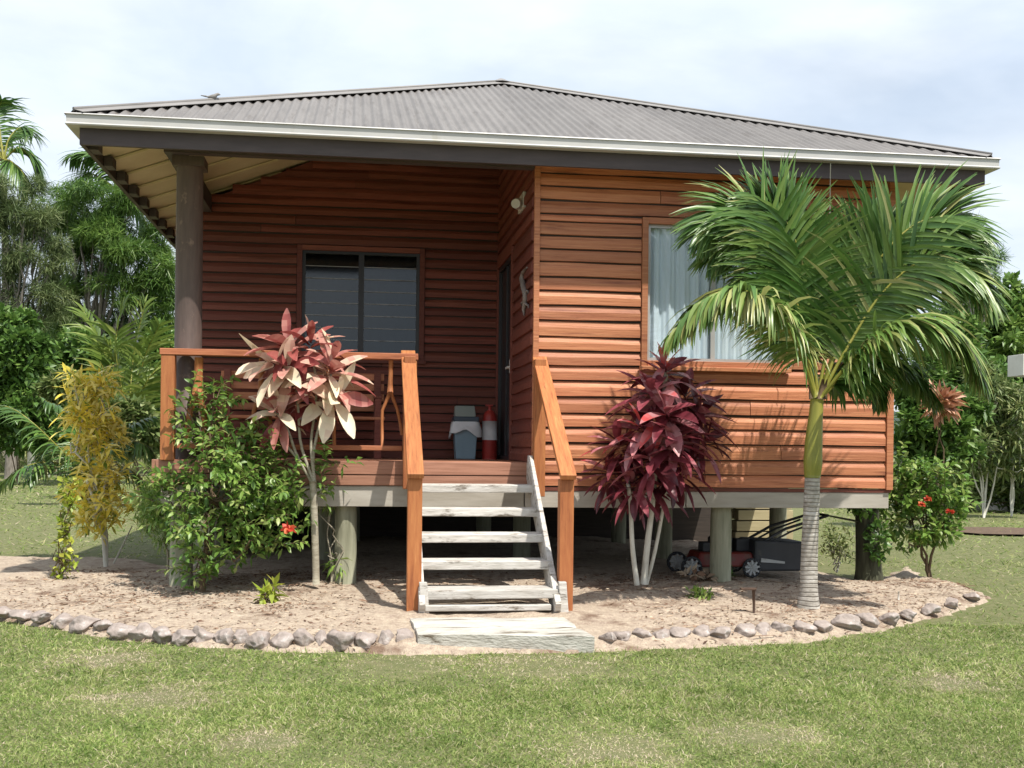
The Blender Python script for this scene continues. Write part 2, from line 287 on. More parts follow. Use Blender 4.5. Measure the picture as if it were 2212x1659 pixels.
# ------------------------------------------------------------------ ground
GZ = -.06
bed_px = [(-500, 1300), (-200, 1318), (0, 1338), (110, 1353), (250, 1379), (420, 1393), (600, 1402), (890, 1406), (1300, 1402), (1500, 1399), (1750, 1386), (1900, 1363), (2050, 1325), (2140, 1294), (2095, 1270), (2010, 1254), (1960, 1225)]
BED = [at_z(x, y, GZ)[:2] for x, y in bed_px] + [(3.6, .9), (3.3, 7.2), (-3.3, 7.2), (-3.4, 2.4)] + [at_z(x, y, GZ)[:2] for x, y in ((330, 1218), (100, 1212), (-300, 1210), (-500, 1212))]
BEDA = np.array(BED)
def bed_sd(px, py):            # signed distance, positive inside
    a = BEDA; b = np.roll(a, -1, 0)
    px = np.asarray(px, float)[..., None]; py = np.asarray(py, float)[..., None]
    ex, ey = (b-a)[:, 0], (b-a)[:, 1]; wx, wy = px-a[:, 0], py-a[:, 1]
    t = np.clip((wx*ex+wy*ey)/(ex*ex+ey*ey), 0, 1)
    d = np.sqrt(((wx-ex*t)**2+(wy-ey*t)**2).min(-1))
    c = ((a[:, 1] > py) != (b[:, 1] > py)) & (px < ex*(py-a[:, 1])/np.where(ey == 0, 1e-9, ey)+a[:, 0])
    return np.where(c.sum(-1) % 2 == 1, d, -d)
def ss(a, b, x): t = np.clip((x-a)/(b-a), 0, 1); return t*t*(3-2*t)
def bed_h(x, y):
    sd = float(bed_sd(x, y))
    return GZ + .065*float(ss(.02, .22, sd)) + .07*float(ss(.1, 2.3, sd))
def build_ground():
    nb = MB(); xs = [-400, -120, -40, -18]+[-10+i*.5 for i in range(41)]+[18, 40, 120, 400]; ys = [-60, -25]+[-12+i*.5 for i in range(73)]+[34, 60, 120, 400, 900]
    for y in ys:
        for x in xs: nb.v.append((x, y, GZ + .03*noise.noise(Vector((x*.35, y*.35, 3))) - (.012 if abs(x) < 12 else 0)))
    w = len(xs)
    for j in range(len(ys)-1):
        for i in range(w-1): nb.face((j*w+i, j*w+i+1, (j+1)*w+i+1, (j+1)*w+i), .5, 0, True)
    tag(nb.build('lawn_ground', M['lawn']), kind='structure')
    st = .05; gx = np.arange(-9.5, 5.6, st); gy = np.arange(-3.4, 7.4, st)
    X, Y = np.meshgrid(gx, gy); sd = bed_sd(X, Y); nz = np.zeros_like(X)
    for j in range(X.shape[0]):
        for i in range(X.shape[1]):
            p = Vector((X[j, i], Y[j, i], 0)); nz[j, i] = .020*noise.noise(p*1.7) + .013*noise.noise(p*6) + .009*noise.noise(p*16)
    sdj = sd + nz*4
    Z = np.where(sdj > 0, GZ + .004 + .065*ss(.02, .22, sd) + .07*ss(.1, 2.3, sd) + nz*ss(-.05, .3, sd), GZ - .05 - .1*ss(0, .3, -sd))
    b = MB(); b.v = [tuple(p) for p in np.stack([X, Y, Z], -1).reshape(-1, 3)]; w = X.shape[1]
    keep = sd > -.25
    for j in range(X.shape[0]-1):
        for i in range(w-1):
            if keep[j, i]: b.face((j*w+i, j*w+i+1, (j+1)*w+i+1, (j+1)*w+i), .5, 0, True)
    tag(b.build('garden_soil', M['soil']), kind='structure')
    # mulch patch on the far right
    c = at_z(2185, 1150, GZ); b = MB(); n = 24
    for k in range(n):
        q = 2*PI*k/n; r = 1+.2*noise.noise(Vector((math.cos(q)*2, math.sin(q)*2, 5)))
        b.v.append((c.x+1.2*r*math.cos(q), c.y+.9*r*math.sin(q), GZ+.028))
    b.face(tuple(range(n))); tag(b.build('bare_earth', mat('dark_mulch', [(.3, (.07, .045, .03)), (.7, (.15, .10, .065))], nscale=12, rough=.95, bump=1)), kind='structure')
build_ground()

DEAD = [(at_z(1650, 1590, GZ), .32), (at_z(1330, 1615, GZ), .35), (at_z(330, 1505, GZ), .4), (at_z(230, 1420, GZ), .35), (at_z(1180, 1435, GZ), .5), (at_z(2060, 1480, GZ), .3), (at_z(560, 1600, GZ), .25), (at_z(900, 1425, GZ), .45)]
def build_grass():
    nb = NB()
    def patch(n, y0, y1, hgt, wid, segs, x0=-300, x1=2500):
        yy = 1/NR.uniform(1/(y1-967), 1/(y0-967), n)
        # uniform on the ground: depth sampled linearly in Y^2 across the view wedge
        Ya, Yb = F*(H-GZ)/(y1-967), F*(H-GZ)/(y0-967)
        Yd = np.sqrt(NR.uniform(Ya*Ya, Yb*Yb, n)) if y1 > 1300 else NR.uniform(Ya, Yb, n); a = NR.uniform((x0-1106)/F, (x1-1106)/F, n)
        rx, ry = a*Yd-CX, Yd-CY; x = rx*CP+ry*SP; y = -(rx*SP-ry*CP)
        sd = bed_sd(x, y); lump = np.array([noise.noise(Vector((p*1.1, q*1.1, 0))) for p, q in zip(x, y)])
        fine = np.array([noise.noise(Vector((p*6, q*6, 4))) for p, q in zip(x, y)])
        dead = np.zeros(n)
        for c, r in DEAD: dead = np.maximum(dead, np.exp(-((x-c.x)**2+(y-c.y)**2)/(r*r*.6)))
        dead = np.clip(dead*(1+.8*fine) + np.clip(-lump-.4, 0, 1)*.5, 0, 1)
        keep = (sd < NR.normal(-.03, .08, n)) & (NR.uniform(0, 1, n) > dead*.22 - .05)
        keep &= ~((np.abs(x) < 3.2) & (y > .2) & (y < 7))
        x, y, lump, fine, dead = x[keep], y[keep], lump[keep], fine[keep], dead[keep]; n = len(x)
        P = np.stack([x, y, np.array([GZ-.016+.03*noise.noise(Vector((p*.35, q*.35, 3))) for p, q in zip(x, y)])], 1)
        d = rdirs(n, .40, .99); nn = rdirs(n, -.3, .3)
        t = np.clip(.47 + .14*lump + .24*fine + NR.normal(0, .25, n) + dead*.75, 0, 1)
        fs = Yd[keep]/Yd.min() if y1 < 1300 else np.ones(n); h = hgt*NR.uniform(.55, 1.25, n)*(1+.5*lump)*(1-.5*np.clip(dead, 0, 1))*fs**.5
        nb.leaves(P, d, nn, h, wid*NR.uniform(.7, 1.3, n)*fs, t, segs=segs, droop=.8, prof=BLADE, cols=2)
    patch(250000, 1480, 1690, .033, .0048, 2)
    patch(170000, 1335, 1480, .038, .0062, 2)
    patch(26000, 1200, 1340, .06, .011, 1, 1850, 2500)
    patch(50000, 1040, 1215, .07, .015, 1, -250, 420)
    patch(26000, 1090, 1215, .07, .015, 1, 1750, 2500)
    tag(nb.build('lawn_grass', M['grass']), 'short mown green lawn grass with dry straw patches', 'grass', kind='stuff')
    nb = NB(); n = 4200           # tall unmown grass at the left lawn edge
    P = []
    for _ in range(n): p = at_z(R.uniform(-150, 350), R.uniform(985, 1020), GZ); P.append(p)
    nb.leaves(P, rdirs(n, .7, 1), rdirs(n, -.3, .3), NR.uniform(.8, 2.0, n), .06, np.clip(NR.normal(.72, .18, n), 0, 1), segs=3, droop=.9, prof=BLADE, cols=2)
    n = 900; P = [at_z(R.uniform(1960, 2350), R.uniform(1030, 1085), GZ) for _ in range(n)]
    nb.leaves(P, rdirs(n, .6, 1), rdirs(n, -.3, .3), NR.uniform(.2, .5, n), .018, np.clip(NR.normal(.5, .2, n), 0, 1), segs=3, droop=.9, prof=BLADE, cols=2)
    tag(nb.build('tall_grass', M['grass']), 'tall pale unmown grass along the far edge of the lawn', 'grass', kind='stuff')
    nb = NB(); n = 7500          # leaf and bark litter on the soil
    xs = NR.uniform(-8, 4.6, n*2); ys = NR.uniform(-3.2, .9, n*2); sd = bed_sd(xs, ys); k = (sd > .02) & ~((xs > -1.4) & (xs < .5) & (ys < -1)); xs, ys = xs[k][:n], ys[k][:n]; n = len(xs)
    for (px, py, r, m) in ((480, 1265, .55, 900), (575, 1318, .16, 160), (230, 1240, .3, 300), (1375, 1268, .28, 380), (1745, 1318, .30, 260), (1530, 1258, .25, 300), (2010, 1262, .35, 380), (660, 1255, .4, 500), (380, 1295, .4, 300), (1900, 1300, .4, 260), (1600, 1345, .3, 160), (250, 1290, .5, 260)):
        c = at_z(px, py, .02); xs = np.append(xs, NR.normal(c.x, r, m)); ys = np.append(ys, NR.normal(c.y, r*.7, m))
    k = (bed_sd(xs, ys) > .02) & ~((xs > -1.4) & (xs < .5) & (ys < -1)); xs, ys = xs[k], ys[k]; n0, n = n, len(xs)
    P = np.array([(x, y, bed_h(x, y)+.008+.02*noise.noise(Vector((x, y, 0))*1.7)) for x, y in zip(xs, ys)])
    nb.leaves(P, rdirs(n, -.15, .35), np.array([[0, 0, 1.]])+.35*NR.normal(0, 1, (n, 3)), NR.uniform(.010, .05, n)*NR.choice([1, 1, 1, 1.8], n), NR.uniform(.006, .02, n), np.where(np.arange(n) < n0, NR.uniform(0, 1, n)**.9, NR.uniform(0, .6, n)), segs=2, droop=.2, prof=OVAL, cols=3)
    m = 420; q_ = NR.integers(0, n, m); nb.leaves(P[q_]+np.array([0, 0, .006]), rdirs(m, -.08, .12), np.array([[0, 0, 1.]])+.2*NR.normal(0, 1, (m, 3)), NR.uniform(.06, .2, m), .008, NR.uniform(.1, 1, m), segs=3, droop=.1, prof=lambda t: 1., cols=3, fold=-.6, twist=.5)
    tag(nb.build('leaf_litter', M['litter']), 'dry leaf and bark litter scattered over the sandy soil', 'leaf litter', kind='stuff')
build_grass()

# ------------------------------------------------------------------ house
ZD = 1.163; L0, W0 = -3.235, 3.401; PD = 2.5
UG0, UG1, WG, ZE = -3.91, 4.15, .55, 3.925
UC = (UG0+UG1)/2; HALF = (UG1-UG0)/2; YC = -WG+HALF; PITCH = (5.66-ZE)/HALF; DEPTH = 2*HALF
house = thing('bungalow', 'red-brown timber bungalow on stilts with grey iron hip roof and porch', 'house', (0, 0, 0))

def boards(mb, a, b, z0, z1, out, pitch=.131, holes=(), xmin_at=None, wav=.012, seed=1, depth=.022):
    """weatherboards along a->b (xy), outward normal out; upper third of each board leans back; butt joints; holes in run distance (s0,s1,z0,z1)"""
    rr = random.Random(seed); a = Vector(a); b = Vector(b); d = (b-a); ln = d.length; d.normalize(); o = Vector(out)
    z = z0; k = 0; p0_ = pitch
    while z < z1-.01:
        zt = min(z+p0_*(1+rr.uniform(-.13, .13)), z1)
        for hh_ in holes:                            # a course ends at each head and sill
            for ez in hh_[2:4]:
                if z+.01 < ez < zt+.05: zt = min(ez, z1)
        pitch = zt-z; spans = [(0., ln)]
        if xmin_at: spans = [(max(0., xmin_at(zt)), ln)]
        for (h0, h1, hz0, hz1) in holes:
            if zt > hz0+.004 and z < hz1-.004:
                ns = []
                for s0, s1 in spans:
                    if s0 < h0: ns.append((s0, min(s1, h0)))
                    if s1 > h1: ns.append((max(s0, h1), s1))
                spans = [q for q in ns if q[1]-q[0] > .01]
        cut = []
        for s0, s1 in spans:
            if s1-s0 > 1.5 and rr.random() < .7:
                c = rr.uniform(s0+.35, s1-.35); cut += [(s0, c-.003), (c+.003, s1)]
            else: cut.append((s0, s1))
        for s0, s1 in cut:
            t = rr.random(); n = max(1, int((s1-s0)/.16)); ph = rr.uniform(0, 50); tilt = rr.uniform(-.002, .002); e = rr.uniform(-.003, .003)
            base = len(mb.v)
            for i in range(n+1):
                s = s0+(s1-s0)*i/n; p = a+d*s; q = wav*noise.noise(Vector((s*1.3+ph, k, 0)))+tilt*(s-s0)
                q2 = wav*noise.noise(Vector((s*1.9+ph+31, k+.5, 7))); zl, zh = z+.0055+q*.8, zt-.006+q2*.8
                hh = zh-zl
                for zz, off in ((zl, 0.), (zl+.002, depth+e), (zl+hh*.56, depth+.001+e), (zl+hh*.62, depth-.001+e), (zh-.006, .004), (zh, -.004)):
                    mb.v.append((p.x+o.x*off, p.y+o.y*off, zz))
            for i in range(n):
                for j in range(5):
                    q = base+i*6+j; mb.face((q, q+6, q+7, q+1), t, 0, False)
            mb.face(tuple(base+j for j in range(6)), t); mb.face(tuple(base+n*6+5-j for j in range(6)), t)
        z += pitch; k += 1
def rect_y(x0, y0, x1, y1, yw):     # pixel box -> (u0,u1,z0,z1) on plane y=yw
    p, q = at_y(x0, y1, yw), at_y(x1, y0, yw); return p.x, q.x, p.z, q.z

# windows ---------------------------------------------------------------
fw = (1.205, 2.42, 2.07, 3.245); p, q = at_y(1396, 779, -.0), at_y(1690, 500, 0.); fw = (p.x, q.x, p.z, q.z+.02)
bw = rect_y(651, 549, 907, 764, PD)
ZS, ZT = .946, 3.95
b = MB(); b.box(0, W0, .03, .09, ZS+.01, ZT, m=0) if False else None
# front wall with lining panels round the window
def lining(mb, x0, x1, y0, y1, z0, z1, hole):
    h0, h1, hz0, hz1 = hole
    mb.box(x0, h0, y0, y1, z0, z1, .3, 1); mb.box(h1, x1, y0, y1, z0, z1, .3, 1); mb.box(h0, h1, y0, y1, z0, hz0, .3, 1); mb.box(h0, h1, y0, y1, hz1, z1, .3, 1)  # lining painted dark: shade of the board gaps put into its colour
b = MB(); lining(b, .002, W0-.002, .002, .09, ZS, ZT, fw)
boards(b, (.045, 0), (W0-.06, 0), ZS, 3.86, (0, -1), holes=[(fw[0]-.06-.045, fw[1]+.06-.045, fw[2]-.06, fw[3]+.06)], seed=3)
wall = b.build('wall', [M['cedar'], M['darkwood']], house)
for a0, a1 in ((-.006, .045), (W0-.06, W0+.006)):
    b = MB(); b.box(a0, a1, -.038, .004, ZS-.01, 3.86, .5); b.build('corner_trim', M['cedar'], wall, .004)
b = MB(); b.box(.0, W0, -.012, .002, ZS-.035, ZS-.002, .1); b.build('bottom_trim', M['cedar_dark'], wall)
# return wall beside the door
b = MB(); dy0, dy1 = 1.33, 2.42; dz1 = ZD+2.1
b.box(.002, .08, .09, dy0, ZS, 3.9, .3); b.box(.002, .08, dy1, PD, ZS, 3.9, .3); b.box(.002, .08, dy0, dy1, dz1, 3.9, .3)
boards(b, (0, PD), (0, .0), ZD, 3.93, (-1, 0), holes=[(PD-dy1-.06, PD-dy0+.06, ZD, dz1+.06)], seed=5)
b.hexa([(.002, .1, 3.901), (.08, .1, 3.901), (.08, PD, 3.901), (.002, PD, 3.901), (.002, .1, 3.94), (.08, .1, 3.94), (.08, PD, 4.78), (.002, PD, 4.78)], .3)
zz = 3.935
while zz < 4.6: boards(b, (0, PD), (0, (zz+.136-3.80)/.36-.372), zz, zz+.136, (-1, 0), seed=int(zz*100)); zz += .136
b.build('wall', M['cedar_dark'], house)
# porch back wall, raked top under the left slope
rake = lambda z: max(0., (-3.76+(z-3.80)/.36)-L0) if z > 3.95 else 0.
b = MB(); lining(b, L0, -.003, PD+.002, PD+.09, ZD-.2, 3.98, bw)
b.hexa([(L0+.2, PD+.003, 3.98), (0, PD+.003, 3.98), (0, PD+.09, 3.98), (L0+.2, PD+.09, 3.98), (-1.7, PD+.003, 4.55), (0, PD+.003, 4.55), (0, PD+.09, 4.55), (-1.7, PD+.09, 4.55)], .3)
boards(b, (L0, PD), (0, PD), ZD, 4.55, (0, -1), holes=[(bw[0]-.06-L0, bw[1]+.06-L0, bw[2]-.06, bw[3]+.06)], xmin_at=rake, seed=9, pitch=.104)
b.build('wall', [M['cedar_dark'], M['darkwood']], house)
# hidden sides: left flank, right flank, rear
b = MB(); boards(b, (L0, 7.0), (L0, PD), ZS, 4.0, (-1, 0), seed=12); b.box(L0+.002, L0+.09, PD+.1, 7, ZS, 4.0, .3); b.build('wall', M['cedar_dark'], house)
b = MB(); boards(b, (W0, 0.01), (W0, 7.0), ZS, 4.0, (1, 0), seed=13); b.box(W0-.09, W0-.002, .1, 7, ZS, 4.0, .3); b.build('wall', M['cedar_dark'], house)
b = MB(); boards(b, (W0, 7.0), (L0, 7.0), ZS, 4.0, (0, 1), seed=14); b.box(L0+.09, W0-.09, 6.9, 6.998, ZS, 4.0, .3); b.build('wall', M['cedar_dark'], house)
b = MB(); b.box(-.0+.09, W0-.1, .1, 6.9, ZS+.02, ZS+.1, .5); b.box(L0+.1, .08, PD+.1, 6.9, ZS+.02, ZS+.1, .5); b.box(L0+.1, W0-.1, PD+.1, 6.9, 3.98, 4.0, .5)
b.build('floor', M['darkwood'], house)

def window(fr, yw, wm, sill_out=.045):
    x0, x1, z0, z1 = fr; b = MB(); t = .055
    for (a0, a1, c0, c1) in ((x0-t, x0, z0-t, z1+t), (x1, x1+t, z0-t, z1+t), (x0, x1, z1, z1+t)):
        b.box(a0, a1, yw-.04, yw+.06, c0, c1)
    b.box(x0, x1, yw-.05, yw+.06, z0-t, z0)
    w = b.build('window', wm, house, .003)
    s = MB(); s.box(x0-t-.02, x1+t+.02, yw-.075, yw-.03, z0-t-.035, z0-t+.002); s.build('sill', wm, w, .004)
    return w
w1 = window(fw, 0, M['cedar'])
x0, x1, z0, z1 = fw; xm = x0+(x1-x0)*.49
b = MB()
for a0, a1 in ((x0, x0+.03), (xm-.02, xm+.02), (x1-.03, x1)): b.box(a0, a1, .005, .035, z0, z1, .5)
b.box(x0+.03, x1-.03, .006, .034, z0, z0+.03, .5); b.box(x0+.03, x1-.03, .006, .034, z1-.03, z1, .5)
b.build('sash_frame', mat('sash_aluminium', [(.3, (.42, .42, .41)), (.7, (.52, .52, .51))], rough=.4, metal=.3), w1)
for a0, a1 in ((x0+.03, xm-.02), (xm+.02, x1-.03)):
    b = MB(); b.box(a0, a1, .017, .022, z0+.03, z1-.03, .5); b.build('pane', M['glass'], w1)
def curtain(x0, x1, y, z0, z1, name, m, par, amp=.02, fr=58.):
    b = MB(); n = int((x1-x0)/.006)
    for i in range(n+1):
        x = x0+(x1-x0)*i/n; o = amp*math.sin(fr*x+2*math.sin(x*7.3)) + amp*.4*math.sin(fr*2.3*x)
        b.v += [(x, y+o, z0), (x+.004*math.sin(x*31), y+o*.8, z1)]
    for i in range(n): b.face((2*i, 2*i+2, 2*i+3, 2*i+1), .5, 0, True)
    return b.build(name, m, par)
curtain(x0, xm+.03, .062, z0-.02, z1+.02, 'curtain', M['curtain'], w1); curtain(xm-.01, x1, .070, z0-.02, z1+.02, 'curtain', M['curtain'], w1, .012, 72)

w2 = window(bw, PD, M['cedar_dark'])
x0, x1, z0, z1 = bw; xm = (x0+x1)/2
b = MB()
for a0, a1 in ((x0, x0+.035), (xm-.03, xm+.03), (x1-.035, x1)): b.box(a0, a1, PD-.01, PD+.05, z0, z1, .5)
b.box(x0+.035, x1-.035, PD-.009, PD+.05, z0, z0+.025, .5); b.box(x0+.035, x1-.035, PD-.009, PD+.05, z1-.03, z1, .5); b.build('sash_frame', M['blackmetal'], w2)
for a0, a1 in ((x0+.035, xm-.03), (xm+.03, x1-.035)):
    b = MB(); n = 8; hh = (z1-z0-.055)/n
    for i in range(n):
        zz = z0+.025+hh*i; tl = math.radians(.6+1.6*noise.noise(Vector((i*1.7, a0, 0)))); dy = hh*math.tan(tl)/2
        b.hexa([(a0, PD+.02-dy, zz), (a1, PD+.02-dy, zz), (a1, PD+.025-dy, zz), (a0, PD+.025-dy, zz), (a0, PD+.02+dy, zz+hh+.012), (a1, PD+.02+dy, zz+hh+.012), (a1, PD+.025+dy, zz+hh+.012), (a0, PD+.025+dy, zz+hh+.012)], .5)
    b.build('louvre_pane', M['darkglass'], w2); b = MB()
    for i in range(1, n): zz = z0+.025+hh*i; b.box(a0, a1, PD+.010, PD+.017, zz-.003, zz+.004, .5)
    b.build('louvre_edge', M['mowgrey'], w2)
curtain(x0, x1, PD+.14, z0, z1, 'blind', M['blind'], w2, .006, 30)

# door -------------------------------------------------------------------
b = MB(); b.box(.015, .05, dy0+.05, dy1-.05, ZD+.05, dz1-.05, .5)
b.box(-.012, .06, dy0, dy0+.05, ZD, dz1, .5); b.box(-.012, .06, dy1-.05, dy1, ZD, dz1, .5); b.box(-.012, .06, dy0+.05, dy1-.05, dz1-.05, dz1, .5); b.box(-.012, .06, dy0+.05, dy1-.05, ZD, ZD+.05, .5)
b.box(-.002, .055, (dy0+dy1)/2-.03, (dy0+dy1)/2+.03, ZD+.05, dz1-.05, .5)
door = b.build('door', M['blackmetal'], house, .003)
b = MB(); hz = at_x(1100, 797, 0).z; b.box(-.05, -.012, dy0+.02, dy0+.20, hz-.01, hz+.014, .5); b.box(-.03, -.005, dy0+.01, dy0+.04, hz-.06, hz+.08, .5)
b.build('door_handle', M['lampwhite'], door, .004)
b = MB(); b.box(-.03, .0, dy0-.065, dy0-.001, ZD, dz1+.06, .6); b.box(-.03, .0, dy1+.001, dy1+.06, ZD, dz1+.06, .6); b.box(-.03, 0, dy0-.001, dy1+.001, dz1+.001, dz1+.06, .6)
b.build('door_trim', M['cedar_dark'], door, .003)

# roof -------------------------------------------------------------------
def slope_sheet():
    mb = MB(); n = int(DEPTH/.0137); amp = .0125; sh = [R.random() for _ in range(40)]
    cs, sn = (1, 0, -1, 0), (0, 1, 0, -1)
    for side in range(4):
        c, s = cs[side], sn[side]
        def P(u, r, z):         # u along eave from centre, r distance from eave inwards
            x, y = u, -HALF+r; return (UC+x*c-y*s, YC+x*s+y*c, z)
        base = len(mb.v)
        for i in range(n+1):
            u = -HALF+DEPTH*i/n; r = HALF-abs(u); wv = amp*math.sin(2*PI*u/.0825)
            mb.v.append(P(u, min(.035, r*.5), ZE+wv+PITCH*min(.035, r*.5))); mb.v.append(P(u, r, ZE+PITCH*r+wv))
        for i in range(n):
            q = base+2*i; mb.face((q, q+2, q+3, q+1), sh[int((q-base)/2*.0137/.76) % 40], 0, True)
    return mb
roof = slope_sheet().build('roof', M['roof'], house)
apex = Vector((UC, YC, ZE+PITCH*HALF))
for sx in (-1, 1):
    for sy in (-1, 1):
        c = Vector((UC+sx*HALF, YC+sy*HALF, ZE)); d = (apex-c).normalized(); b = MB(); up = Vector((0, 0, 1)); sd = d.cross(up).normalized(); n = sd.cross(d).normalized()
        o = .030; A = c+d*.10+n*o; B = apex+n*o-d*.0
        for sg in (-1, 1):
            e = (sd*sg-n*.36).normalized()*.115
            b.hexa([A, A+e, B+e, B, A+n*.004, A+e+n*.004, B+e+n*.004, B+n*.004], .5) if sg > 0 else b.hexa([A+e, A, B, B+e, A+e+n*.004, A+n*.004, B+n*.004, B+e+n*.004], .5)
        b.tube([A+n*.004, B+n*.004], .016, 8)
        b.build('hip_cap', M['hip'], roof)
b = MB(); b.tube([apex+Vector((0, 0, .0)), apex+Vector((0, 0, .05)), apex+Vector((0, 0, .065))], [.14, .05, .01], 10); b.build('roof_finial', M['hip'], roof)
# gutter: an L-profile run round the eaves
def ring(z0, z1, o0, o1, x):
    q = MB(); x0, x1, y0, y1 = UG0-x, UG1+x, -WG-x, -WG+DEPTH+x
    def seg(ax0, ax1, ay0, ay1): q.box(ax0, ax1, ay0, ay1, z0, z1, .5)
    w = o1-o0
    seg(x0, x1, y0, y0+w); seg(x0, x1, y1-w, y1); seg(x0, x0+w, y0+w, y1-w); seg(x1-w, x1, y0+w, y1-w); return q
g = MB(); gx0, gx1, gy0, gy1 = UG0, UG1, -WG, -WG+DEPTH
prof = [(0, 3.932), (.006, 3.942), (.014, 3.934), (.016, 3.868), (.006, 3.856), (.012, 3.846), (.095, 3.846), (.098, 3.856), (.098, 3.91)]
for i in range(len(prof)):
    o, z = prof[i]; g.v += [(gx0+o, gy0+o, z), (gx1-o, gy0+o, z), (gx1-o, gy1-o, z), (gx0+o, gy1-o, z)]
for i in range(len(prof)-1):
    for k in range(4): g.face((i*4+k, (i+1)*4+k, (i+1)*4+(k+1) % 4, i*4+(k+1) % 4), .5)
g.build('gutter', M['gutter'], roof)
b = ring(3.712, 3.90, 0, .035, -.101); b.build('fascia', M['fascia'], roof)
# sloping soffit / porch ceiling
b = MB(); s0 = 3.80; xs0, xs1, ys0, ys1 = UG0+.138, UG1-.138, -WG+.138, -WG+DEPTH-.138; hf = (xs1-xs0)/2-.002; pz = s0+.36*hf
cen = (UC, YC, pz)
cor = [(xs0, ys0, s0), (xs1, ys0, s0), (xs1, ys1, s0), (xs0, ys1, s0)]
for k in range(4):
    n0 = len(b.v); b.v += [cor[k], cen, cor[(k+1) % 4]]; b.face((n0, n0+1, n0+2), .5)
sof = b.build('soffit', M['soffit'], roof)
for y in np.arange(-.15, 6.8, .55):    # lapped lining strips and blocks along the left eave
    y = float(y); xe = min(-2.4, xs0+.02+max(.05, y-ys0-.05))
    b = MB(); b.bar((xs0+.02, y, s0-.012), (xe, y, s0-.012+.36*(xe-xs0-.02)), .05, .018, (0, 0, 1), .5); b.build('lining_batten', M['soffit'], roof)
    b = MB(); b.box(xs0+.001, xs0+.075, y-.14, y+.02, 3.714, 3.80, .5); b.build('eave_block', M['fascia'], roof)
b = MB(); b.box(L0+.02, -.012, -.045, .045, 3.785, 3.98, .5); b.box(L0+.02, L0+.11, .045, PD, 3.79, 3.97, .5); b.build('porch_beam', M['fascia'], house)

# porch post
pp = at_y(407, 700, .18); b = MB(); b.tube([(pp.x, .18, ZD), (pp.x, .18, 2.4), (pp.x, .18, 3.785)], [.117, .116, .113], 28, cap=True)
b.box(pp.x-.135, pp.x+.135, .05, .31, 3.70, 3.784, .5); post = b.build('porch_post', M['post'], house)

# deck --------------------------------------------------------------------
b = MB(); y = .002
for k in range(18):
    b.box(L0, -.002, y+k*.139, y+k*.139+.134, ZD-.03, ZD, R.random())
deck = b.build('deck', M['deckboard'], house, .003)
b = MB(); b.box(L0-.02, -.012, -.034, 0, ZD-.118, ZD-.004, .6); b.box(L0-.02, -.012, -.028, 0, ZD-.215, ZD-.124, .4); b.box(L0-.055, L0-.021, -.02, PD, ZD-.215, ZD-.004, .4)
b.build('rim_board', M['rim'], deck, .004)
b = MB()
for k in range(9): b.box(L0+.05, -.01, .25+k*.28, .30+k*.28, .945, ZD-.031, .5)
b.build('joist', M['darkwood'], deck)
b = MB(); b.box(L0+.02, -.07, -.005, .085, .762, .943, .5); b.box(-.06, 1.42, -.006, .085, .76, .908, .7); b.box(1.43, W0-.02, -.004, .085, .764, .909, .3)
for yy in (2.4, 4.6, 6.8): b.box(L0+.05, W0-.05, yy, yy+.09, .762, .943, .5)
b.build('bearer', M['bearer'], house, .004)
for (x, y) in [(at_y(746, 1200, .17).x, .15), (at_y(1555, 1200, .17).x, .15), (-3.06, .15), (at_y(1128, 1200, 2.4).x, 2.45), (-3.06, 2.45), (at_y(746, 1200, 2.4).x-.2, 2.45), (1.9, 2.45), (3.25, 2.45), (-1.6, 4.65), (.1, 4.65), (1.9, 4.65)]:
    h = bed_h(x, y)-.15; b = MB(); r = .10
    b.tube([(x, y, h), (x, y, .5), (x, y, .70), (x, y, .762)], [r, r*.98, r*.96, r*.90], 18); b.build('pier', M['pier'], house)
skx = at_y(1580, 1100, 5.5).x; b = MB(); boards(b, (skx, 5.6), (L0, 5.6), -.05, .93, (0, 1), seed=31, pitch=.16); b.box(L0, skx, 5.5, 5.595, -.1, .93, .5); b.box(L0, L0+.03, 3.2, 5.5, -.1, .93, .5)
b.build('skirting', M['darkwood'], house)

# railing -----------------------------------------------------------------
zr = ZD+.945; rl = L0+.02
b = MB(); b.box(rl-.01, -1.03, -.075, .045, zr-.055, zr, .6); zb = at_y(740, 967, -.02).z
b.box(rl+.11, -1.16, -.045, -.005, zb-.022, zb+.022, .3); railing = b.build('railing', M['rail_x'], house, .005)
for x in (rl, -1.155):
    b = MB(); b.box(x, x+.115, -.068, .035, ZD-.0 if x > -2 else ZD-.01, zr-.056, .5); b.build('rail_post', M['rail'], railing, .006)
def fork(x, pts_stem, pts_a, pts_b, r0, r1):
    b = MB(); yw = -.02; f = lambda pp: [at_y(px, py, yw+.01*((i % 2)-.5)) for i, (px, py) in enumerate(pp)]
    b.tube(f(pts_stem), [r0*1.05, r0, r0*1.1, r0*1.35], 10); b.tube(f(pts_a), [r0, r1*1.1, r1, r1, r1], 8); b.tube(f(pts_b), [r0, r1*1.1, r1, r1, r1], 8)
    tag(b.build('forked_baluster', M['rail'], railing), 'natural forked branch set in the railing as a baluster')
fork(0, [(430, 772), (429, 800), (428, 830), (427, 852)], [(427, 850), (420, 866), (411, 885), (406, 920), (404, 965)], [(427, 850), (434, 870), (440, 890), (443, 925), (444, 965)], .036, .028)
fork(0, [(845, 778), (844, 805), (843, 830), (843, 848)], [(843, 846), (834, 868), (826, 886), (825, 915), (826, 963)], [(843, 846), (851, 866), (858, 884), (864, 910), (868, 940)], .020, .014)
fork(0, [(566, 774), (565, 800), (565, 830), (566, 850)], [(566, 848), (556, 868), (548, 890), (546, 920), (547, 963)], [(566, 848), (575, 868), (582, 892), (584, 920), (583, 963)], .026, .02)
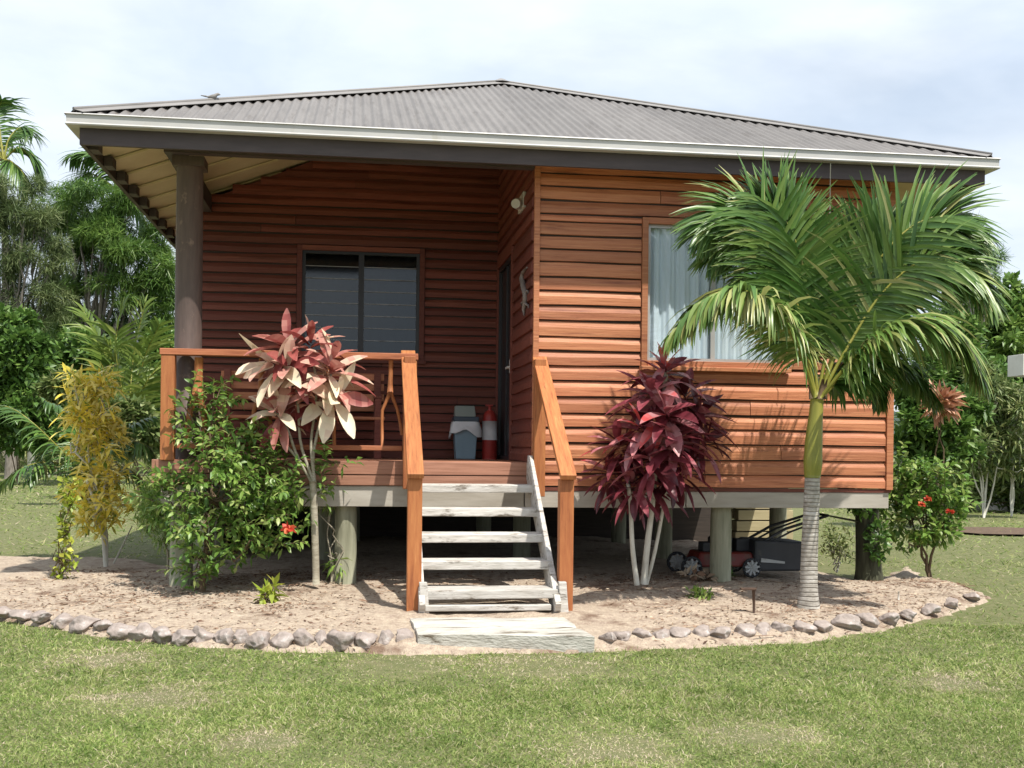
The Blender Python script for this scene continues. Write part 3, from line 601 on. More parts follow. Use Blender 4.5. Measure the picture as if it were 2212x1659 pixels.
fork(0, [(705, 776), (706, 800), (705, 830), (704, 850)], [(704, 848), (696, 868), (690, 890), (688, 920), (688, 963)], [(704, 848), (712, 868), (718, 892), (721, 920), (722, 963)], .022, .017)

# stairs ------------------------------------------------------------------
ul, ur, wn, zn = -1.115, .055, 1.376, 1.053
G, W5, RS = .2797, .3785, .19
stair = D.objects.new('staircase', None); COL.objects.link(stair); stair.parent = house; stair.empty_display_size = .1
for x in (ul+.055, ur-.085):    # white stringers
    b = MB(); p0 = Vector((x, -.03, ZD-.02)); p1 = Vector((x, -1.52, .03)); b.bar(p0, p1, .045, .21, (0, 0, 1), .5); b.build('stringer', M['white'], stair, .004)
for k in range(1, 6):
    yf = -(W5+(5-k)*G); zt = ZD-(6-k)*RS; b = MB(); sag = R.uniform(-.006, .006)
    b.hexa([(ul+.03, yf, zt-.068+sag), (ur-.075, yf+R.uniform(-.006, .006), zt-.068), (ur-.075, yf+.27, zt-.066), (ul+.03, yf+.27, zt-.066), (ul+.03, yf, zt+sag), (ur-.075, yf, zt), (ur-.075, yf+.27, zt), (ul+.03, yf+.27, zt)], R.random())
    b.build('tread', M['white'], stair, .007)
for a_ in ((-1.24, -1.16, .13, .185), (-1.52, -1.44, .055, .10)):
    b = MB(); b.box(ul+.08, ur-.13, *a_, .2); b.build('cross_beam', M['white'], stair, .006)
for x, s in ((ul, 1), (ur, -1)):
    b = MB(); b.box(x-.055, x+.055, -wn-.05, -wn+.055, -.12, zn-.0, R.random()); b.build('newel_post', M['rail'], stair, .006)
    b = MB(); b.box(x-.05+.01*s, x+.05+.01*s, -.16, -.078, ZD-.30 if s < 0 else ZD-.24, zr-.03, R.random()); b.build('upper_post', M['rail'], stair, .006)
    b = MB(); b.bar((x, .035, zr+.018), (x, -wn-.10, zn+.015), .125, .045, (0, 0, 1), R.random()); b.build('handrail', M['rail_s'], stair, .005)
for x in (ul+.085, ur-.02):
    b = MB(); b.hexa([(x-.03, -wn-.14, -.08), (x+.035, -wn-.14, -.08), (x+.035, -wn-.09, -.08), (x-.03, -wn-.09, -.08), (x-.05, -wn-.12, .27), (x+.01, -wn-.12, .27), (x+.01, -wn-.06, .27), (x-.05, -wn-.06, .27)], .5)
    b.build('stringer_stub', M['white'], stair, .005)

# wall lamp on the return wall
p = at_x(1126, 436, -.03); b = MB(); b.box(-.03, -.001, p.y-.12, p.y+.22, p.z-.075, p.z+.075, .5)
lamp = b.build('wall_lamp', M['lampwhite'], house, .006)
b = MB(); b.tube([(-.03, p.y, p.z-.03), (-.07, p.y-.05, p.z-.03), (-.10, p.y-.12, p.z-.045)], [.055, .055, .045], 14); b.build('lamp_head', M['lampwhite'], lamp)

# ------------------------------------------------------------------ things on and round the house
b = MB(); pts = [(1138, 578), (1130, 588), (1127, 602), (1131, 618), (1135, 636), (1134, 654), (1131, 668), (1132, 682)]
f = [at_x(x, y, -.035) for x, y in pts]; b.tube(f, [.008, .018, .026, .028, .026, .024, .018, .006], 10)
for q, e in (((1133, 632), (1140, 628)), ((1133, 648), (1126, 655)), ((1133, 655), (1141, 660)), ((1131, 612), (1125, 618))):
    b.tube([at_x(*q, -.035), at_x(*e, -.03), at_x(e[0]+1, e[1]+6, -.028)], [.012, .009, .004], 6)
tag(b.build('wall_ornament', M['grey_ornament']), 'grey curling lizard-shaped carving hung on the wall beside the door', 'ornament')

def bin_thing():
    c = at_z(1005, 988, ZD+.0); c = at_y(1005, 900, 2.15); t = thing('pedal_bin', 'grey-blue rubbish bin with white bag folded over its rim', 'rubbish bin', (c.x, 2.15, ZD))
    w0, w1, h = .105, .128, .40; q = MB()
    q.hexa([(-w0, -.1, 0), (w0, -.1, 0), (w0, .1, 0), (-w0, .1, 0), (-w1, -.125, h), (w1, -.125, h), (w1, .125, h), (-w1, .125, h)], .5); q.build('bin_body', M['binblue'], t, .012)
    q = MB(); q.box(-w1-.008, w1+.008, -.135, .135, h+.001, h+.055, .5); q.build('bin_rim', M['bindark'], t, .008)
    q = MB(); q.hexa([(-.115, -.12, h+.056), (.105, -.12, h+.056), (.105, .12, h+.056), (-.115, .12, h+.056), (-.11, -.03, h+.175), (.10, -.03, h+.175), (.10, .12, h+.175), (-.11, .12, h+.175)], .5); q.build('bin_lid', M['binlid'], t, .01)
    q = MB(); n = 28
    for i in range(n):
        a = 2*PI*i/n; ca, sa = math.cos(a), math.sin(a); m = max(abs(ca), abs(sa)); x, y = ca/m, sa/m; dp = .10+.035*math.sin(a*2+2.2)+.02*math.sin(a*5)
        for z, o in ((h+.004, .012), (h-.03, .022), (h-dp*.7, .03+.008*math.sin(a*7)), (h-dp-.03, .034+.014*math.sin(a*9))): q.v.append((x*(w1+o), y*(.125+o), z))
    for i in range(n):
        for j in range(3): i2 = (i+1) % n; q.face((i*4+j, i*4+j+1, i2*4+j+1, i2*4+j), .5, 0, True)
    q.build('bag_liner', M['bag'], t)
bin_thing()
c = at_y(1058, 900, 2.15); t = thing('canister', 'red cylindrical canister with a wide white band beside the bin', 'canister', (c.x, 2.15, ZD))
q = MB(); q.tube([(0, 0, 0), (0, 0, .015), (0, 0, .42), (0, 0, .48), (0, 0, .52), (0, 0, .535)], [.075, .08, .08, .07, .045, .02], 22); q.build('cylinder', M['redpaint'], t)
q = MB(); q.tube([(0, 0, .21), (0, 0, .415)], [.0825, .0825], 22); q.build('band', M['whiteband'], t)
q = MB(); q.tube([(0, 0, .53), (0, 0, .575)], [.018, .018], 10); q.box(-.05, .035, -.012, .012, .575, .592, .5); q.build('valve', M['redpaint'], t, .003)

# bench on the porch
t = thing('porch_bench', 'dark timber bench against the porch wall behind the railing', 'bench', (-2.12, 1.9, ZD)); q = MB()
for k in range(4): q.box(-.85, .85, -.25+k*.125, -.14+k*.125, .40, .43)
q.build('seat', M['cedar'], t, .004); q = MB()
for k in range(4): q.box(-.85, .85, .27, .30, .50+k*.11, .575+k*.11)
q.build('backrest', M['cedar'], t, .004)
for sx in (-1, 1):
    for yy in (-.22, .25): q = MB(); q.box(sx*.78-.035, sx*.78+.035, yy-.03, yy+.018, 0, .40 if yy < 0 else .92); q.build('leg', M['cedar_dark'], t, .004)
    q = MB(); q.box(sx*.78-.04, sx*.78+.04, -.25, .22, .62, .655); q.box(sx*.78-.03, sx*.78+.03, -.24, -.19, .43, .62); q.build('armrest', M['cedar_dark'], t, .004)

# slab at the stair foot
zt = .055; A = at_z(889, 1331, zt); B = at_z(1216, 1330, zt); C_ = at_z(1283, 1372, zt-.01); E_ = at_z(902, 1366, zt-.01)
b = MB(); n = 16
def lerp(a, c, k): return a+(c-a)*k
for j in range(9):
    for i in range(n+1):
        p = lerp(lerp(A, B, i/n), lerp(E_, C_, i/n), j/8); e = .012*noise.noise(p*6)
        gap = -.03 if j == 4 else 0
        rim = -.012 if i in (0, n) or j in (0, 8) else 0
        b.v.append((p.x+.02*noise.noise(p*4+Vector((9, 0, 0)))*(i in (0, n)), p.y+.012*noise.noise(p*5)*(j in (0, 8)), zt+e+gap+rim-.01*j/8))
w = n+1
for j in range(8):
    for i in range(n): b.face((j*w+i, (j+1)*w+i, (j+1)*w+i+1, j*w+i+1), .5, 0, False)
loop = [j*w for j in range(9)]+[8*w+i for i in range(1, w)]+[j*w+w-1 for j in range(7, -1, -1)]+[i for i in range(w-2, 0, -1)]
k0 = len(b.v)
for q in loop: x, y, z = b.v[q]; b.v.append((x*1.0, y+.01, -.13))
for i in range(len(loop)):
    a, c = loop[i], loop[(i+1) % len(loop)]; b.face((a, k0+i, k0+(i+1) % len(loop), c), .5)
tag(b.build('stair_slab', M['slab']), 'weathered white slab of two planks at the foot of the stairs', 'slab')

# border stones
def stone(px, py, w, h, seed, label):
    rr = random.Random(seed); p = at_z(px, py, GZ+.03); me = D.meshes.new('border_stone'); import bmesh
    bm = bmesh.new(); bmesh.ops.create_icosphere(bm, subdivisions=4, radius=1)
    o = Vector((rr.uniform(0, 90), rr.uniform(0, 90), 0)); ax = rr.uniform(-.5, .5); tl = rr.uniform(-.35, .35)
    pl = [(Vector((rr.uniform(-1, 1), rr.uniform(-1, 1), rr.uniform(-1, 1))).normalized(), rr.uniform(.50, .80)) for _ in range(11)]
    for v in bm.verts:
        for pn, pc in pl:
            e = v.co.dot(pn)-pc
            if e > 0: v.co -= pn*e*.92
        d = v.co*1.25; k = 1+.30*noise.noise(d*1.0+o)+.10*noise.noise(d*2.6+o)+.05*noise.noise(d*6+o); 
        c = d*k*.82; c = Vector((c.x*w*.52, c.y*.085, c.z*h*.62))
        v.co = Vector((c.x*math.cos(tl)-c.z*math.sin(tl), c.y, c.x*math.sin(tl)*.8+c.z*math.cos(tl)))
    bm.to_mesh(me); bm.free(); me.polygons.foreach_set('use_smooth', [True]*len(me.polygons))
    ob = link('border_stone', me, M['stone']); ob.location = (p.x, p.y, p.z+h*.12-.01+(.022 if seed >= 58 else .004)); ob.rotation_euler = (0, 0, ax*.6); return tag(ob, label, 'stone', 'stones edging the garden bed')
stones = [(138, 1352, .15, .10), (182, 1360, .19, .12), (226, 1364, .17, .13), (265, 1374, .17, .12), (308, 1378, .18, .13), (350, 1383, .17, .11), (395, 1388, .15, .10), (438, 1386, .17, .13), (485, 1389, .16, .13), (522, 1390, .13, .11), (562, 1394, .15, .12), (611, 1395, .15, .13), (659, 1395, .15, .13), (696, 1393, .11, .12), (741, 1396, .17, .16), (789, 1396, .14, .14), (831, 1394, .13, .12), (871, 1393, .14, .13),
          (1345, 1391, .12, .09), (1388, 1389, .13, .10), (1428, 1390, .12, .10), (1470, 1389, .14, .11), (1512, 1386, .13, .11), (1555, 1387, .15, .12), (1600, 1383, .15, .13), (1645, 1381, .14, .12), (1690, 1379, .15, .13), (1735, 1377, .15, .13), (1778, 1373, .15, .14), (1828, 1366, .17, .14), (1876, 1359, .17, .14), (1918, 1352, .13, .11)]
extra = [((12, 1338, .14, .08), 'half-buried stone at the left edge of the photo on the bed edging'), ((52, 1343, .16, .08), 'half-buried flat stone second from the left edge of the photo'), ((92, 1348, .14, .08), 'half-buried stone beside the small dark stone of the edging'), ((1960, 1343, .14, .09), 'low rough stone just right of the small bluish stone'), ((2010, 1332, .15, .09), 'low rough stone in the middle of the right bed curve'), ((2055, 1318, .14, .09), 'low rough stone near the right tip of the bed'), ((2100, 1303, .13, .08), 'last rough stone at the right tip of the bed'), ((1318, 1394, .11, .08), 'small stone against the right corner of the white slab')]
lab = ['small dark stone at the far left end of the bed edging', 'long leaning stone second from the left end of the bed edging', 'broad stone third from the left end of the bed edging', 'pointed stone fourth from the left end of the bed edging', 'wide flat stone fifth from the left end of the bed edging', 'sunken stone sixth from the left end of the bed edging', 'low sunken stone seventh from the left end of the bed edging', 'large pale stone left of centre under the green hibiscus bush', 'pale stone just right of the large pale one under the bush', 'small stone between two pale ones below the green bush', 'brown stone below the little yellow-green plant, left side', 'bluish pale stone right below the little yellow-green plant', 'pale rounded stone sixth to the left of the slab', 'narrow brown stone fifth to the left of the slab', 'biggest cleft brown stone fourth to the left of the slab', 'leaning brown stone third to the left of the slab', 'squat brown stone second to the left of the slab', 'rounded stone touching the left side of the white slab',
       'first low stone to the right of the white slab', 'second low stone to the right of the white slab', 'third low stone to the right of the white slab', 'fourth low stone to the right of the white slab', 'fifth low stone to the right of the white slab', 'sixth stone to the right of the white slab', 'stone just left of the iron stake at the bed edge', 'stone just right of the iron stake at the bed edge', 'stone in front and left of the palm trunk', 'stone right in front of the palm trunk', 'stone in front and right of the palm trunk', 'big pale stone third from the right end of the edging', 'bluish flat stone second from the right end of the edging', 'small bluish stone at the right end of the edging']
for i, ((x, y, w, h), l) in enumerate(zip(stones, lab)): stone(x, y-8 if i < 18 else y-10, w*(1.12 if i < 18 else 1.3), h*(.95 if i < 18 else .85), 40+i, l)

for i, ((x, y, w, h), l) in enumerate(extra): stone(x, y-9, w*1.2, h, 90+i, l)
# lawn mower ------------------------------------------------------------
p = at_y(1560, 1240, .75); base = bed_h(p.x, .75); t = thing('lawn_mower', 'red lawn mower with black grass catcher parked under the house', 'lawn mower', (p.x, .75, base+.005))
def lx(px): return at_y(px, 1200, .75).x - p.x
q = MB(); q.hexa([(lx(1490), -.22, .10), (lx(1620), -.22, .10), (lx(1620), .22, .10), (lx(1490), .22, .10), (lx(1500), -.17, .24), (lx(1612), -.17, .24), (lx(1612), .17, .24), (lx(1500), .17, .24)], .5); q.build('mower_body', M['mowred'], t, .02)
q = MB(); q.tube([((lx(1555)), 0, .24), ((lx(1555)), 0, .37), (lx(1555), 0, .40)], [.12, .12, .07], 16); q.box(lx(1585), lx(1625), -.08, .08, .24, .36, .5); q.box(lx(1510), lx(1540), -.12, .04, .24, .33, .5); q.build('engine', M['mowblack'], t, .01)
for px_, r in ((1478, .105), (1605, .095)):
    for yy in (-.25, .25):
        q = MB(); xx = lx(px_); n = 20
        for i in range(n):
            a0, a1 = 2*PI*i/n, 2*PI*(i+1)/n
            q.tube([(xx+r*.86*math.cos(a0), yy, r+r*.86*math.sin(a0)), (xx+r*.86*math.cos(a1), yy, r+r*.86*math.sin(a1))], r*.15, 8)
        wh = q.build('wheel', M['mowblack'], t); q = MB()
        q.tube([(xx, yy-.025, r), (xx, yy+.025, r)], r*.22, 12)
        for i in range(9):
            a0 = 2*PI*i/9+.2; q.bar((xx+r*.15*math.cos(a0), yy-.012, r+r*.15*math.sin(a0)), (xx+r*.78*math.cos(a0), yy-.012, r+r*.78*math.sin(a0)), .018, .02, (0, 1, 0), .5)
        q.tube([(xx, yy-.006, r), (xx, yy+.006, r)], r*.62, 18); q.build('rim', M['mowgrey'], wh)
q = MB(); a0, a1 = lx(1612), lx(1728)
q.hexa([(a0, -.24, .06), (a1-.03, -.24, .06), (a1-.03, .24, .06), (a0, .24, .06), (a0, -.24, .36), (a1-.02, -.24, .34), (a1-.02, .24, .34), (a0, .24, .36)], .5)
gc = q.build('grass_catcher', M['mowblack'], t, .02); q = MB(); q.hexa([(a0+.06, -.252, .15), (a0+.30, -.252, .135), (a0+.30, -.24, .135), (a0+.06, -.24, .15), (a0+.06, -.252, .19), (a0+.30, -.252, .155), (a0+.30, -.24, .155), (a0+.06, -.24, .19)], .5); q.build('catcher_stripe', M['mowgrey'], gc)
q = MB()
for yy in (-.2, .2): q.tube([(lx(1615), yy, .30), (lx(1680), yy, .47), (lx(1770), yy, .60)], .014, 8); q.tube([(lx(1622), yy, .27), (lx(1690), yy, .44), (lx(1745), yy, .535)], .010, 8)
q.tube([(lx(1770), -.2, .60), (lx(1770), .2, .60)], .014, 8); q.build('handle', M['mowblack'], t)

# planks stacked beneath the house
t = MB(); p = at_y(1648, 1130, 3.4)
for k in range(5):
    for j in range(2): t.box(at_y(1588, 1130, 3.4).x+.05*R.random(), at_y(1706, 1130, 3.4).x+.08*R.random(), 3.4+j*.2, 3.58+j*.2, .03+k*.135, .15+k*.135)
tag(t.build('plank_stack', M['plank'], None, .004), 'pale sawn planks stacked under the house behind the mower', 'planks')

# little things
p = at_z(1628, 1330, .0); t = thing('garden_stake', 'rusty iron stake with a short flat top stuck in the soil', 'stake', (p.x, p.y, -.02)); q = MB()
q.tube([(0, 0, -.05), (.002, 0, .1), (-.004, 0, .225)], [.008, .011, .012], 8); q.build('rod', M['iron'], t); q = MB(); q.box(-.11, .015, -.02, .02, .222, .238, .5); q.build('flat_top', M['iron'], t, .003)
p = at_z(1222, 1293, .03); b = MB(); b.bar((at_z(1226, 1277, .05)), at_z(1282, 1297, .03), .05, .025, (0, 0, 1)); tag(b.build('scrap_plank', M['brownst'], None, .003), 'broken brown plank lying by the right newel post', 'plank')
p0 = at_z(243, 1222, .0); b = MB(); b.tube([p0, p0+Vector((.10, .02, .22)), p0+Vector((.19, .03, .42))], [.009, .008, .006], 7); tag(b.build('stick', M['whitestem']), 'thin pale stick leaning in the soil beside the yellow croton', 'stick')
p0 = at_z(1941, 1300, 0); b = MB(); b.tube([p0, p0+Vector((0, 0, .09))], [.008, .007], 7); tag(b.build('marker_peg', M['lampwhite']), 'small white peg standing in the soil right of the palm', 'peg')
b = MB(); g0 = at_y(1796, 357, -WG+.02); g1 = at_y(1793, 470, -WG+.02); b.tube([(g0.x, -WG+.04, 3.83), (g0.x-.004, -WG+.04, g1.z-.6)], .004, 6); tag(b.build('thin_wire', M['whitestem']), 'thin pale wire hanging straight down from the front gutter', 'wire')
p = at_depth(68, 985, 44.); b = MB(); b.box(p.x-.12, p.x+.12, p.y-.12, p.y+.12, GZ-.05, GZ+1.75, .5); tag(b.build('fence_post', M['whitestem'], None, .006), 'short grey fence post in tall grass at far left', 'post')
# bird on the left hip
c = Vector((UG0+HALF*.255, -WG+HALF*.255, ZE+PITCH*HALF*.255+.03)); t = thing('bird', 'small grey bird perched on the left roof hip', 'bird', c, .2); q = MB()
q.tube([(-.09, 0, .045), (-.05, 0, .045), (0, 0, .05), (.04, 0, .065), (.062, 0, .09), (.085, 0, .10), (.105, 0, .096), (.12, 0, .094)], [.006, .018, .034, .034, .022, .022, .012, .002], 10)
q.tube([(-.08, 0, .048), (-.16, 0, .055)], [.014, .006], 6)
q.tube([(0, .012, .03), (.004, .012, 0)], .004, 5); q.tube([(0, -.012, .03), (.004, -.012, 0)], .004, 5); q.build('bird_body', mat('grey_feathers', [(.3, (.16, .15, .14)), (.7, (.26, .25, .24))], nscale=20), t); t.scale = (.62, .62, .62)
# air conditioner on a hut at the far right edge
t = thing('garden_hut', 'grey hut wall half hidden behind bushes at the right edge', 'hut', at_depth(2290, 1075, 25.)); t.location.z = GZ; Y = 25.; s = Y/F
q = MB(); q.box(-.35, 3.2, 0, 2.4, -.05, 2.5, .5); q.build('hut_wall', M['bearer'], t)
q = MB(); q.hexa([(-.6, -.3, 2.5), (3.4, -.3, 2.5), (3.4, 2.7, 2.5), (-.6, 2.7, 2.5), (.6, 1.0, 3.1), (2.2, 1.0, 3.1), (2.2, 1.4, 3.1), (.6, 1.4, 3.1)], .5); q.build('hut_roof', M['roof'], t)
pa = at_depth(2226, 788, Y-.25); t2 = thing('air_conditioner', 'white framed air conditioner box on the hut wall at the right edge', 'air conditioner', pa)
hw, hh = 34*s, 23*s
q = MB(); q.box(-.5*hw, 2*hw, 0, .6, -hh, hh, .5); q.build('case', M['lampwhite'], t2, .01)
q = MB()
for k in range(9): q.box(-.4*hw, 1.9*hw, -.012, -.001, -hh*.85+k*hh*.19, -hh*.85+k*hh*.19+hh*.1, .5)
q.build('grille', M['mowgrey'], t2)

# ------------------------------------------------------------------ plants
def cat(pts, n):               # Catmull-Rom through points
    P = [Vector(p) for p in pts]; P = [P[0]*2-P[1]]+P+[P[-1]*2-P[-2]]; out = []
    m = len(P)-3
    for i in range(n+1):
        u = i/n*m; k = min(int(u), m-1); t = u-k; a, b, c, d = P[k:k+4]
        out.append(.5*((2*b)+(c-a)*t+(2*a-5*b+4*c-d)*t*t+(3*b-a-3*c+d)*t**3))
    return out
def frond(nb, rach, pts, r0, npair, ll, lw, droop, tint, side_tilt=.25, t0=.16, ang=(58, 28), outn=None, spread=.12):
    C = cat(pts, 40); rach.tube(C, [r0*(1-.85*i/40) for i in range(41)], 6, tint, 0)
    P, Dd, N, LL = [], [], [], []
    for k in range(npair):
        t = t0+(1-t0)*(k+.5)/npair; i = min(int(t*40), 39); p = C[i].lerp(C[i+1], t*40-i); T = (C[min(i+1, 40)]-C[max(i-1, 0)]).normalized()
        n = Vector((0, 0, 1)) if outn is None else Vector(outn)
        n = n - T*n.dot(T)
        if n.length < .12: n = Vector((0, -1, .3)) - T*T.dot(Vector((0, -1, .3)))
        n.normalize(); S = T.cross(n).normalized()
        u = (t-t0)/(1-t0); a = math.radians(ang[0]+(ang[1]-ang[0])*u); ln = ll*(.45+.55*math.sin(PI*min(1, (u*.86+.14)))**.7)*(1-.25*u)
        for sg in (-1, 1):
            d = T*math.cos(a)+S*sg*math.sin(a)+n*(side_tilt+NR.normal(0, spread)); d += Vector(NR.normal(0, .07, 3))
            P.append(p); Dd.append(d); N.append(n+S*sg*.25); LL.append(ln*NR.uniform(.85, 1.12))
    n = len(P)
    nb.leaves(P, Dd, N, LL, lw*NR.uniform(.8, 1.2, n), np.clip(tint+NR.normal(0, .16, n)+(NR.random(n) < .05)*.4, 0, 1), segs=4, droop=droop*NR.uniform(.7, 1.3, n), prof=SPEAR, fold=.3)

# foreground palm on the right
PB = at_z(1744, 1318, .0); PY = depth_of(PB); sc_ = PY/F
t = thing('palm_tree', 'palm with ringed whitish trunk and green crownshaft before the front window', 'palm tree', PB)
def loc(px, py, dY=0.): return at_depth(px, py, PY+(dY*.3 if dY > 0 else dY))-PB
b = MB(); C = cat([loc(1745, 1330), loc(1746, 1305), loc(1747, 1260), loc(1749, 1180), loc(1753, 1090), loc(1755, 1028)], 30)
rw = [32, 29, 26.5, 24, 22, 20, 19, 18.5, 18, 17.8, 17.4, 17, 16.8, 16.5, 16.3, 16]
b.tube(C, [float(np.interp(i/30*15, range(16), rw))*sc_ for i in range(31)], 22); b.build('trunk', M['palmtrunk'], t)
b = MB(); C = cat([loc(1755, 1032), loc(1756, 1000), loc(1758, 950), loc(1762, 900), loc(1765, 862)], 20)
b.tube(C, [float(np.interp(i/20*4, range(5), [17, 20, 18.5, 15, 14]))*sc_ for i in range(21)], 20); b.build('crownshaft', M['crownshaft'], t)
b = MB(); rr = random.Random(4)
for k in range(9):
    a = rr.uniform(0, 6.28); q = loc(1766, 862); o = Vector((math.cos(a), math.sin(a), 0))*.05
    b.tube([q+o*.9, q+o*1.1+Vector((0, 0, .08)), q+o*1.5+Vector((0, 0, .16))], [.025, .016, .004], 6)
b.build('leaf_sheath', M['brownst'], t)
FR = [  # control points px, py, depth offset ; leaflet length (m), droop, tint
    ([(1762, 858, 0), (1735, 720, .05), (1700, 570, .15), (1650, 440, .25), (1580, 410, .3), (1515, 470, .35)], .74, .75, .50),
    ([(1766, 856, .05), (1752, 700, .15), (1730, 550, .3), (1690, 430, .45), (1640, 380, .55)], .66, .6, .42),
    ([(1760, 858, -.05), (1728, 760, -.2), (1670, 665, -.45), (1590, 625, -.65), (1510, 655, -.8), (1450, 725, -.9)], .50, 1.7, .74),
    ([(1770, 858, .05), (1815, 740, .15), (1880, 590, .25), (1960, 470, .3), (2045, 430, .3), (2115, 480, .25)], .74, .75, .50),
    ([(1772, 858, 0), (1825, 760, .0), (1900, 640, .0), (1990, 560, -.05), (2080, 570, -.1), (2145, 650, -.15)], .66, 1.0, .60),
    ([(1772, 860, -.05), (1830, 790, -.15), (1910, 715, -.3), (2000, 690, -.4), (2080, 740, -.5), (2120, 820, -.55)], .58, 1.3, .66),
    ([(1770, 862, .05), (1820, 815, .15), (1890, 770, .25), (1960, 790, .35), (2020, 860, .4)], .46, 1.5, .40),
    ([(1766, 856, .1), (1795, 720, .3), (1835, 600, .5), (1885, 510, .7), (1940, 470, .8)], .64, .7, .38),
    ([(1766, 860, .1), (1800, 810, .3), (1850, 770, .55), (1885, 800, .75), (1900, 860, .85)], .42, 1.7, .34),
    ([(1764, 857, .1), (1740, 710, .2), (1710, 580, .35), (1670, 490, .5), (1600, 470, .6), (1540, 540, .65)], .66, .8, .52),
    ([(1770, 857, .1), (1812, 730, .25), (1865, 610, .4), (1940, 520, .5), (2030, 490, .5), (2100, 540, .5)], .68, .8, .54),
    ([(1758, 858, .15), (1735, 740, .35), (1690, 650, .55), (1630, 600, .7), (1580, 640, .8)], .50, 1.2, .40)]
for pts, ll, dr, ti in FR:
    on = (0, -.72, .55) if dr < 1.15 else None       # the tall fronds turn their faces outwards
    nb = NB(); rb = MB(); frond(nb, rb, [loc(q[0], q[1]+max(0, 580-q[1])*.24, q[2]) for q in pts], .017, 110, ll*1.0, .043, dr*.9, ti+.06, side_tilt=.15, spread=.17, ang=(58, 24), outn=on); frond(nb, MB(), [loc(q[0], q[1]+max(0, 580-q[1])*.24, q[2]) for q in pts], .017, 64, ll*.9, .038, dr*1.25, ti, side_tilt=-.2, spread=.25, ang=(62, 28), outn=on)
    o = nb.build('frond', [M['palmleaf']], t); rb.build('midrib', M['crownshaft'], o)

# second palm trunk by the right house corner
PB2 = at_z(1950, 1075, GZ); PY2 = depth_of(PB2)
t = thing('palm_tree', 'young pale-trunked palm just beyond the right house corner', 'palm tree', PB2)
l2 = lambda x, y, d=0.: at_depth(x, y, PY2+d)-PB2
b = MB(); b.tube([l2(1950, 1080), l2(1949, 1000), l2(1950, 930), l2(1953, 872)], [.085, .072, .066, .06], 16); b.build('trunk', M['palmtrunk'], t)
for pts in ([(1953, 875), (1940, 830), (1915, 800), (1890, 830)], [(1953, 875), (1965, 815), (2000, 780), (2050, 800), (2075, 850)], [(1953, 875), (1975, 835), (2010, 830), (2045, 870)], [(1953, 875), (1955, 800), (1975, 730), (2020, 700)], [(1953, 872), (1930, 810), (1910, 740), (1920, 700)]):
    nb = NB(); rb = MB(); frond(nb, rb, [l2(x, y, .1*k) for k, (x, y) in enumerate(pts)], .016, 36, .5, .028, 1.2, .5); o = nb.build('frond', [M['palmleaf']], t); rb.build('midrib', M['crownshaft'], o)

# cordylines ---------------------------------------------------------------
def rosette(nb, c, axis, n, ln, wd, tmean, tsd, droop, zlo=-.2, zhi=.95, segs=6, prof=LENS):
    ax = Vector(axis).normalized(); a = ax.cross(Vector((0, 1, .1))).normalized(); bb = a.cross(ax); P, Dd, N, LL, TT, DR = [], [], [], [], [], []
    for k in range(n):
        q = k*2.39996+NR.uniform(-.3, .3); f = (k+.5)/n; el = zhi+(zlo-zhi)*f+NR.normal(0, .08); rad = math.sqrt(max(0, 1-min(1, abs(el))**2))
        d = ax*el+(a*math.cos(q)+bb*math.sin(q))*rad
        P.append(Vector(c)-ax*.14*f+d*.015); Dd.append(d); N.append(ax+d*.01); LL.append(ln*NR.uniform(.75, 1.1)*(.72+.35*math.sin(PI*f))); TT.append(tmean+NR.normal(0, tsd)); DR.append(droop*(.5+f))
    nb.leaves(P, Dd, N, LL, wd*NR.uniform(.75, 1.2, n), np.clip(TT, 0, 1), segs=segs, droop=DR, prof=prof, fold=.35, tjit=.07, twist=NR.uniform(-.5, .5))
CB = at_y(1388, 1262, -.45); CB.z = bed_h(CB.x, CB.y); CYd = depth_of(CB)
t = thing('cordyline', 'burgundy-leaved cordyline on pale canes right of the stairs', 'shrub', CB)
lc = lambda x, y, d=0.: at_depth(x, y, CYd+d)-CB
for k, (pts, r) in enumerate((([(1376, 1264), (1366, 1180), (1362, 1090), (1352, 1010)], 6), ([(1390, 1262), (1398, 1180), (1410, 1080), (1420, 950), (1440, 800)], 7.5), ([(1396, 1262), (1415, 1190), (1432, 1100), (1446, 1010), (1480, 930)], 4.5))):
    b = MB(); b.tube(cat([lc(x, y, .05*(k-1)) for x, y in pts], 16), [r*CYd/F*(1-.4*i/16) for i in range(17)], 10); b.build('cane', M['whitestem'], t)
heads = [(1440, 800, 0, 26, .36, .085, .62), (1408, 845, -.1, 26, .36, .10, .60), (1480, 850, .1, 24, .36, .085, .45), (1440, 890, -.22, 24, .34, .12, .72), (1510, 895, .05, 26, .38, .085, .42), (1385, 920, -.12, 26, .36, .10, .72), (1462, 945, -.2, 26, .36, .10, .5), (1525, 950, .1, 22, .32, .075, .36), (1335, 955, 0, 26, .34, .075, .58), (1402, 985, -.2, 26, .36, .10, .48), (1470, 1000, 0, 24, .36, .08, .32), (1315, 1015, .1, 24, .30, .055, .45), (1365, 1040, -.05, 26, .34, .075, .36), (1425, 1040, .08, 22, .34, .08, .28)]
nb = NB()
for x, y, d, n, ln, wd, tm in heads:
    rosette(nb, lc(x, y, d), (NR.normal(0, .25)+(x-1430)/260, NR.normal(-.25, .2), .9), n, ln*1.08, wd, tm, .2, .7, -.75, .9)
nb.build('foliage', M['burgundy'], t)
nb = NB(); rosette(nb, lc(1436, 775), (0, -.1, 1), 9, .20, .055, .98, .03, .1, .6, .99); tag(nb.build('young_leaf', M['burgundy'], t), 'bright crimson upright new leaves at the top')

